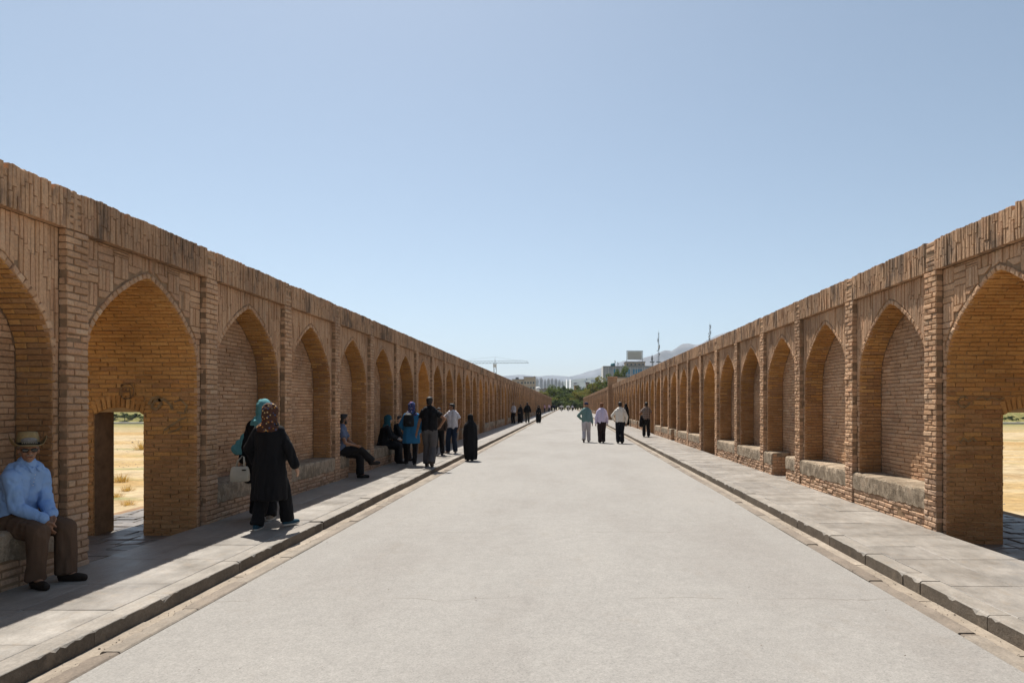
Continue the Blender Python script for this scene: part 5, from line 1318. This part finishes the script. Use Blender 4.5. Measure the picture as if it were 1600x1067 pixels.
# rooftop bits behind the shaded wall, low grey block and dome
Y = 340; r = tag(empty('flat_roofed_block', (X(851, Y), Y, -0.4)), 'low grey flat-roofed block with ochre parapet above the trees', 'building'); f = rel(r)
block(r, f(843, 0)[0], f(859, 0)[0], 0, 8, f(0, 608.5)[1], simple('grey_render', (0.24, 0.23, 0.22), 0.9), (4, 2, 1.5, 2.8), GLASSD, .8, 1.2)
b = MB(); b.box((f(850, 0)[0], .5, f(0, 608.5)[1] + .36), (f(857, 0)[0], 6, f(0, 606.6)[1] + .1)); b.build('parapet', OCHRE, r)
Y = 430; r = tag(empty('domed_hall', (X(840.5, Y), Y, -0.4)), 'white shallow dome just right of the beige apartment block', 'building'); f = rel(r)
b = MB(); R0 = (f(845.5, 0)[0] - f(835.5, 0)[0]) / 2; zt = f(0, 604)[1]; zb_ = f(0, 608.5)[1]
for i in range(6):
    pass
vs = [(0, 0, zt)]; fs = []
for i in range(1, 7):
    for a in range(20): q = i / 6; vs.append((R0 * q * math.cos(a * math.pi / 10), R0 * q * math.sin(a * math.pi / 10), zb_ + (zt - zb_) * math.sqrt(max(0, 1 - q * q))))
for a in range(20): fs.append((0, 1 + a, 1 + (a + 1) % 20))
for i in range(5):
    for a in range(20): fs.append((1 + i * 20 + a, 1 + i * 20 + (a + 1) % 20, 1 + (i + 1) * 20 + (a + 1) % 20, 1 + (i + 1) * 20 + a))
b.add(vs, fs); b.build('dome', WHITEC, r, smooth=True); b = MB(); b.tube([(0, 0, 0), (0, 0, zb_)], R0 * .97, 20); b.build('drum', WHITEC, r)
# ochre block and brown block over the trees
Y = 380; r = tag(empty('ochre_block', (X(900, Y), Y, -0.4)), 'small ochre brick block rising above the trees in the middle', 'building'); f = rel(r)
block(r, f(896.8, 0)[0], f(904, 0)[0], 0, 4, f(0, 602.6)[1], OCHRE, (2, 3, 2, 3), GLASSD, .6, 1)
Y = 420; r = tag(empty('brown_block', (X(927, Y), Y, -0.4)), 'brown brick block with stepped roof behind the trees, left of the pier', 'building'); f = rel(r)
block(r, f(916, 0)[0], f(937, 0)[0], 0, 10, f(0, 600)[1], BROWNB, (6, 4, 2, 3.1), GLASSD, .9, 1.3)
block(r, f(915.5, 0)[0], f(921, 0)[0], 2, 7, f(0, 597.5)[1], BROWNB, None, None, name='stair_tower', z0=f(0, 600)[1] + .36)
# pale building behind the wall by the pier
Y = 215; r = tag(empty('pale_shed', (X(978, Y), Y, -0.4)), 'pale pinkish roof edge just right of the brick pier', 'building'); f = rel(r)
block(r, f(962, 0)[0], f(1010, 0)[0], 0, 10, f(0, 590.6)[1], simple('pinkish_render', (0.60, 0.47, 0.40), 0.9), (6, 1, 2.5, 3), GLASSD)
# blue-glazed office with penthouse and billboard frame
Y = 330; r = tag(empty('office_building', (X(985, Y), Y, -0.4)), 'grey office with blue glass bays, penthouse and billboard above the sunlit wall', 'building'); f = rel(r)
zt = f(0, 573)[1]
block(r, f(943, 0)[0], f(1034, 0)[0], 0, 16, zt, GREYC, None, None)
nb = 24
for i in range(nb):                                      # cladding fins and blue bays
    xa = f(943, 0)[0] + (f(1034, 0)[0] - f(943, 0)[0]) * i / nb; xb = f(943, 0)[0] + (f(1034, 0)[0] - f(943, 0)[0]) * (i + 1) / nb
    b = MB(); b.box((xa - .07, -.22, 0), (xa + .07, -.004, zt - .02)); b.build('fin', WHITEC if i % 3 else GREYC, r)
    if i in (4, 5, 9, 10, 12, 13, 14, 15, 18, 19, 20):
        for j in range(5):
            z0 = zt - 1.2 - 3.0 * j
            p = MB(); p.box((xa + .15, -.14, z0 - 2.4), (xb - .12, -.005, z0)); p.build('glass_panel', GLASSB, r)
b = MB(); b.box((f(943, 0)[0] - .3, -.1, 0), (f(943, 0)[0] - .003, 16, zt + .3)); b.build('end_wall', WHITEC, r)
block(r, f(978, 0)[0], f(1009, 0)[0], 3, 11, f(0, 565.5)[1], BEIGE, (5, 1, zt + .8, 3), GLASSD, .8, .9, 'penthouse', z0=zt + .36)
b = MB(); b.box((f(994, 0)[0], 1.0, zt + .36), (f(1026, 0)[0], 2.6, f(0, 571.3)[1])); b.build('roof_canopy', WHITEC, r)
zp = f(0, 565.5)[1] + .36; bb = MB(); bb.box((f(981.5, 0)[0], 4.0, f(0, 561)[1]), (f(1004.5, 0)[0], 4.25, f(0, 548)[1])); bo = bb.build('billboard', simple('billboard_sheet', (0.42, 0.42, 0.40), 0.7, 0.06, 0.2), r)
for px in (980.5, 1005.5): b = MB(); b.box((f(px, 0)[0] - .12, 3.95, zp), (f(px, 0)[0] + .12, 4.3, f(0, 546.8)[1])); b.build('frame_post', METAL, bo)
b = MB(); b.box((f(980.5, 0)[0], 3.9, f(0, 547.6)[1]), (f(1005.5, 0)[0], 4.35, f(0, 546.8)[1])); b.build('frame_beam', METAL, bo)
b = MB(); cx = f(958.5, 0)[0]; rr_ = 1.15; b.tube([(cx, 4, zt + .35), (cx, 4, zt + 1.4), (cx, 4, zt + 1.9), (cx, 4, zt + 2.15)], [rr_, rr_, rr_ * .7, .1], 16); b.build('water_tank', simple('teal_tank_paint', (0.05, 0.16, 0.19), 0.5), r, smooth=True)
for px, py in ((961.5, 562), (966, 564.5), (974, 569), (1002, 569.5)):
    b = MB(); b.tube([(f(px, 0)[0], 2, zt + .3), (f(px, 0)[0], 2, f(0, py)[1])], .09, 5)
    for q in range(3): b.box((f(px, 0)[0] - .35 + .3 * (q % 2), 1.8, f(0, py + 1.5 + q * 1.3)[1] - .3), (f(px, 0)[0] + .1 + .3 * (q % 2), 2.2, f(0, py + 1.5 + q * 1.3)[1]))
    tag(b.build('aerial', METAL, r), kind=None)
# lattice masts
def mast(px, ytop, ybot, Y, w, label):
    base = at(px, ybot, Y); top = at(px, ytop, Y); h = top.z - base.z + base.z + .4
    r = tag(empty('telecom_mast', (base.x, Y, -0.4)), label, 'mast', 'telecom masts'); b = MB(); H = top.z + .4
    for sx, sy in ((-1, -1), (1, -1), (0, 1)): b.tube([(sx * w, sy * w, 0), (sx * w * .55, sy * w * .55, H)], .06, 4)
    n = int(H / 1.6); P = lambda k, s: (s[0] * w * (1 - .45 * k / n), s[1] * w * (1 - .45 * k / n), H * k / n)
    C3 = ((-1, -1), (1, -1), (0, 1))
    for k in range(n):
        for q in range(3): b.tube([P(k, C3[q]), P(k + 1, C3[(q + 1) % 3])], .035, 3)
    b.build('lattice', METAL, r)
    rn = random.Random(int(px))
    for k in range(9):
        z = H - rn.uniform(.5, (ybot - ytop) * Y / FPX * .8); a = rn.uniform(0, 6.28); p = Vector((w * 1.2 * math.cos(a), w * 1.2 * math.sin(a), z)); b = MB()
        if k % 2: b.tube([p, p + Vector((math.cos(a) * .3, math.sin(a) * .3, 0))], .32, 10); b.build('dish', WHITEC if k % 4 == 1 else METAL, r)
        else: b.box(tuple(p - Vector((.14, .14, .9))), tuple(p + Vector((.14, .14, .9)))); b.build('panel_antenna', METAL, r)
    b = MB(); b.tube([(0, 0, H), (0, 0, H + 1.4)], .03, 4); b.build('spike', METAL, r)
    if px < 1050: b = MB(); z = at(px, 566.5, Y).z + .4; b.tube([(0, 0, z), (0, 0, z + .5)], 1.2, 14); b.build('platform', METAL, r)
mast(1029, 519.5, 572, 350, .42, 'taller-looking lattice telecom mast beside the billboard building')
mast(1109, 507, 545, 350, .42, 'lattice telecom mast standing alone before the mountain')
mast(1019, 556, 572, 350, .35, 'short stubby antenna mast between the billboard and the lattice mast')
# tower crane
def crane(px, Y):
    r = tag(empty('tower_crane', (X(px, Y), Y, -0.4)), 'tower crane with a long lattice jib above the shaded wall', 'crane'); m = METAL; w = .7
    zj = Z(568, Y) + .4; zt = Z(557.5, Y) + .4; xl = X(690, Y) - X(px, Y); xr = X(826, Y) - X(px, Y)
    b = MB()
    for sx in (-1, 1):
        for sy in (-1, 1): b.tube([(sx * w, sy * w, 0), (sx * w, sy * w, zj)], .09, 4)
    n = int(zj / 1.8)
    for k in range(n):
        s = 1 if k % 2 else -1
        for sy in (-1, 1): b.tube([(-s * w, sy * w, zj * k / n), (s * w, sy * w, zj * (k + 1) / n)], .05, 3)
    b.build('mast', m, r)
    b = MB(); b.tube([(-.4, 0, zj), (0, 0, zt), (.4, 0, zj)], .12, 4); b.build('tower_head', m, r)
    b = MB()
    for y in (-.5, .5): b.tube([(xl, y, zj - .1), (xr, y, zj + .3)], .08, 4)
    b.tube([(xl, 0, zj + 1.3), (xr - 3, 0, zj + 1.7), (xr, 0, zj + .4)], .07, 4)
    nn = int((xr - xl) / 1.9)
    for k in range(nn):
        xa = xl + (xr - xl) * k / nn; xm = xa + .95; dz = .4 * k / nn
        for y in (-.5, .5): b.tube([(xa, y, zj - .1 + dz), (xm, 0, zj + 1.3 + dz)], .045, 3); b.tube([(xm, 0, zj + 1.3 + dz), (xa + 1.9, y, zj - .1 + dz)], .045, 3)
    b.build('jib', m, r)
    b = MB(); b.tube([(0, 0, zt), (xr * .7, 0, zj + 1.6)], .035, 3); b.tube([(0, 0, zt), (xl * .7, 0, zj + 1.5)], .035, 3); b.build('tie_bar', m, r)
    b = MB(); b.box((-.9, -1.6, zj - 2.2), (.9, -.75, zj - .3)); b.build('cab', WHITEC, r)
crane(773.5, 380)
# hazy apartment towers of the far town
TOWN = simple('far_town_render', (0.44, 0.42, 0.41), 0.9, 0.15, 0.05); TOWNG = simple('far_town_glazing', (0.25, 0.265, 0.29), 0.5, 0.1, 0.05)
def tower(px, w, ytop, Y, i, mat=TOWN):
    r = tag(empty('far_tower_block', (X(px, Y), Y, -0.4)), ('pale hazy tower block of the far town, %s in the row' % i), 'building', 'hazy tower blocks of the far town')
    hw = w * Y / FPX / 2; z = Z(ytop, Y) + .4
    b = MB(); b.box((-hw, 0, 0), (hw, 14, z)); b.build('wall', mat, r)
    b = MB(); b.box((-hw * .5, 4, z), (hw * .5, 10, z + 3)); b.build('lift_house', mat, r)
    for c in range(3):
        g = MB(); x = hw * (-.66 + .66 * c)
        g.box((x - hw * .17, -.5, 6), (x + hw * .17, -.02, z - 4)); g.build('window_strip', TOWNG, r)
names = ['leftmost', 'second', 'third', 'fourth', 'fifth', 'sixth', 'seventh', 'rightmost']
for i, (px, w, yt) in enumerate(((839, 5.0, 593), (845.5, 5, 592), (851.5, 4.6, 594), (857, 4.6, 593), (862.5, 4.8, 592.6), (868.5, 5, 593.4), (874, 4, 595), (879, 3.4, 597))): tower(px, w, yt, 1700 + 40 * (i % 3), names[i])
# low hill with the avenue climbing it, then the mountains
HILLM = simple('scrubby_hill', (0.085, 0.095, 0.085), 0.95, 0.55, 0.035); MTM = simple('bare_rock_mountain', (0.13, 0.13, 0.135), 0.95, 0.45, 0.006)
def ridge(name, prof, Y, depth, mat, rough, seed, back=None):
    """a range with a foot, flanks with gullies and a crest that follows (px, py) points seen from the bridge"""
    xs = np.linspace(prof[0][0], prof[-1][0], 260); hs = np.interp(xs, [p[0] for p in prof], [p[1] for p in prof])
    b = MB(); vs = []; fs = []; rowsn = 26
    for j in range(rowsn + 1):
        t = j / rowsn
        for i, px in enumerate(xs):
            yy = Y + (t - 0.55) * depth; xw = (px - VX) * Y / FPX
            s = 1 - abs(t - 0.55) / (0.55 if t < 0.55 else 0.45); crest = Z(hs[i], Y)
            n = mnoise.fractal(Vector((xw / depth * 4.2, t * 2.2, seed)), 0.8, 2.1, 5)
            r_ = 1 - abs(mnoise.noise(Vector((xw / depth * 7, t * 1.2, seed + 4)))) * 2
            sh = max(0, s) ** 1.25
            z = crest * sh * (1 + rough * (0.5 * n + 0.35 * r_) * (1 - s) * 2) + (rough * 6 * n if s > .9 else 0)
            vs.append((xw, yy, max(-2.0, z) if 0 < j < rowsn else -3.0))
    n = len(xs)
    for j in range(rowsn):
        for i in range(n - 1): a = j * n + i; fs.append((a, a + 1, a + n + 1, a + n))
    b.add(vs, fs); return tag(b.build(name, mat, smooth=True), kind='structure')
ridge('hill', [(600, 618), (760, 606), (840, 600), (870, 597), (900, 592), (935, 588), (980, 586), (1060, 592), (1200, 606)], 2500, 1100, HILLM, .3, 3)
ridge('mountains_right', [(900, 628), (945, 596), (985, 570), (1005, 557.7), (1021, 554), (1031, 549), (1038, 546), (1049, 547), (1057, 541), (1064.5, 535), (1075, 534), (1086, 536.5), (1093, 536), (1106, 528), (1119, 521), (1136, 516), (1148, 517), (1160, 512), (1200, 505), (1300, 498), (1450, 508), (1700, 540), (2100, 600)], 4300, 1500, MTM, .35, 9)
ridge('mountains_far', [(-100, 600), (300, 592), (600, 590), (760, 588), (793, 586), (815, 584), (826, 585.6), (840, 587), (864, 585.3), (876, 586), (889, 587.6), (904.7, 584), (921.7, 578), (930, 577), (937, 574), (947, 572), (975, 562), (1020, 560), (1200, 575), (1500, 590), (1900, 600)], 7000, 2200, MTM, .3, 5)
# pale dual avenue running straight up the hill
AV = simple('pale_avenue', (0.40, 0.39, 0.37), 0.6)
for nm, px0, w in (('avenue_left', 885.2, 1.5), ('avenue_right', 890.8, 2.0)):
    vs = []; fs = []; b = MB()
    for k in range(15):
        Y = 2060 + 30 * k; s = 1 - (0.55 - ((Y - 2500) / 1100 + 0.55)) / 0.55; z = Z(594.3, 2500) * s ** 1.25 + 7; x = X(px0, Y); hw = w / 2 * 2300 / FPX
        vs += [(x - hw, Y, z), (x + hw, Y, z)]
    for k in range(14): a = k * 2; fs.append((a, a + 1, a + 3, a + 2))
    b.add(vs, fs); tag(b.build(nm, AV), kind='structure')
# scattered low houses of the town on the plain and the hill foot
rn = random.Random(31)
HM_ = [WHITEC, TOWN, BEIGE]
ORD = 'first second third fourth fifth sixth seventh eighth ninth tenth eleventh twelfth thirteenth fourteenth fifteenth sixteenth seventeenth eighteenth'.split()
for i in range(18):
    px = 894 + i * 2.7 + rn.uniform(-1, 1); Y = rn.uniform(2150, 2440); s_ = 1 - (0.55 - ((Y - 2500) / 1100 + 0.55)) / 0.55
    r = tag(empty('far_house', (X(px, Y), Y, Z(591, 2500) * s_ ** 1.25 - 12)), 'tiny hazy house on the far hillside, %s from the avenue' % ORD[i], 'building', 'houses of the far town'); w = rn.uniform(2.0, 7.0); z = 14 + rn.uniform(4, 9)
    b = MB(); b.box((-w, 0, 0), (w, 10, z)); b.build('wall', (TOWN, BEIGE, BROWNB, WHITEC)[i % 4], r)
    b = MB(); b.box((-w - .3, -.3, z), (w + .3, 10.3, z + .6)); b.build('roof', ROOFG if i % 3 else WHITEC, r)

# ---------------------------------------------------------------- air
m = bpy.data.materials.new('haze_air'); m.use_nodes = True; nt = m.node_tree; nt.nodes.clear()
o = nt.nodes.new('ShaderNodeOutputMaterial'); v = nt.nodes.new('ShaderNodeVolumePrincipled'); nt.links.new(v.outputs[0], o.inputs['Volume'])
v.inputs['Color'].default_value = (0.70, 0.83, 1.0, 1); v.inputs['Density'].default_value = 0.72e-4; v.inputs['Anisotropy'].default_value = 0.25
b = MB(); b.box((-6900, -390, -6.2), (6900, 8900, 640)); tag(b.build('haze', m), kind='stuff')
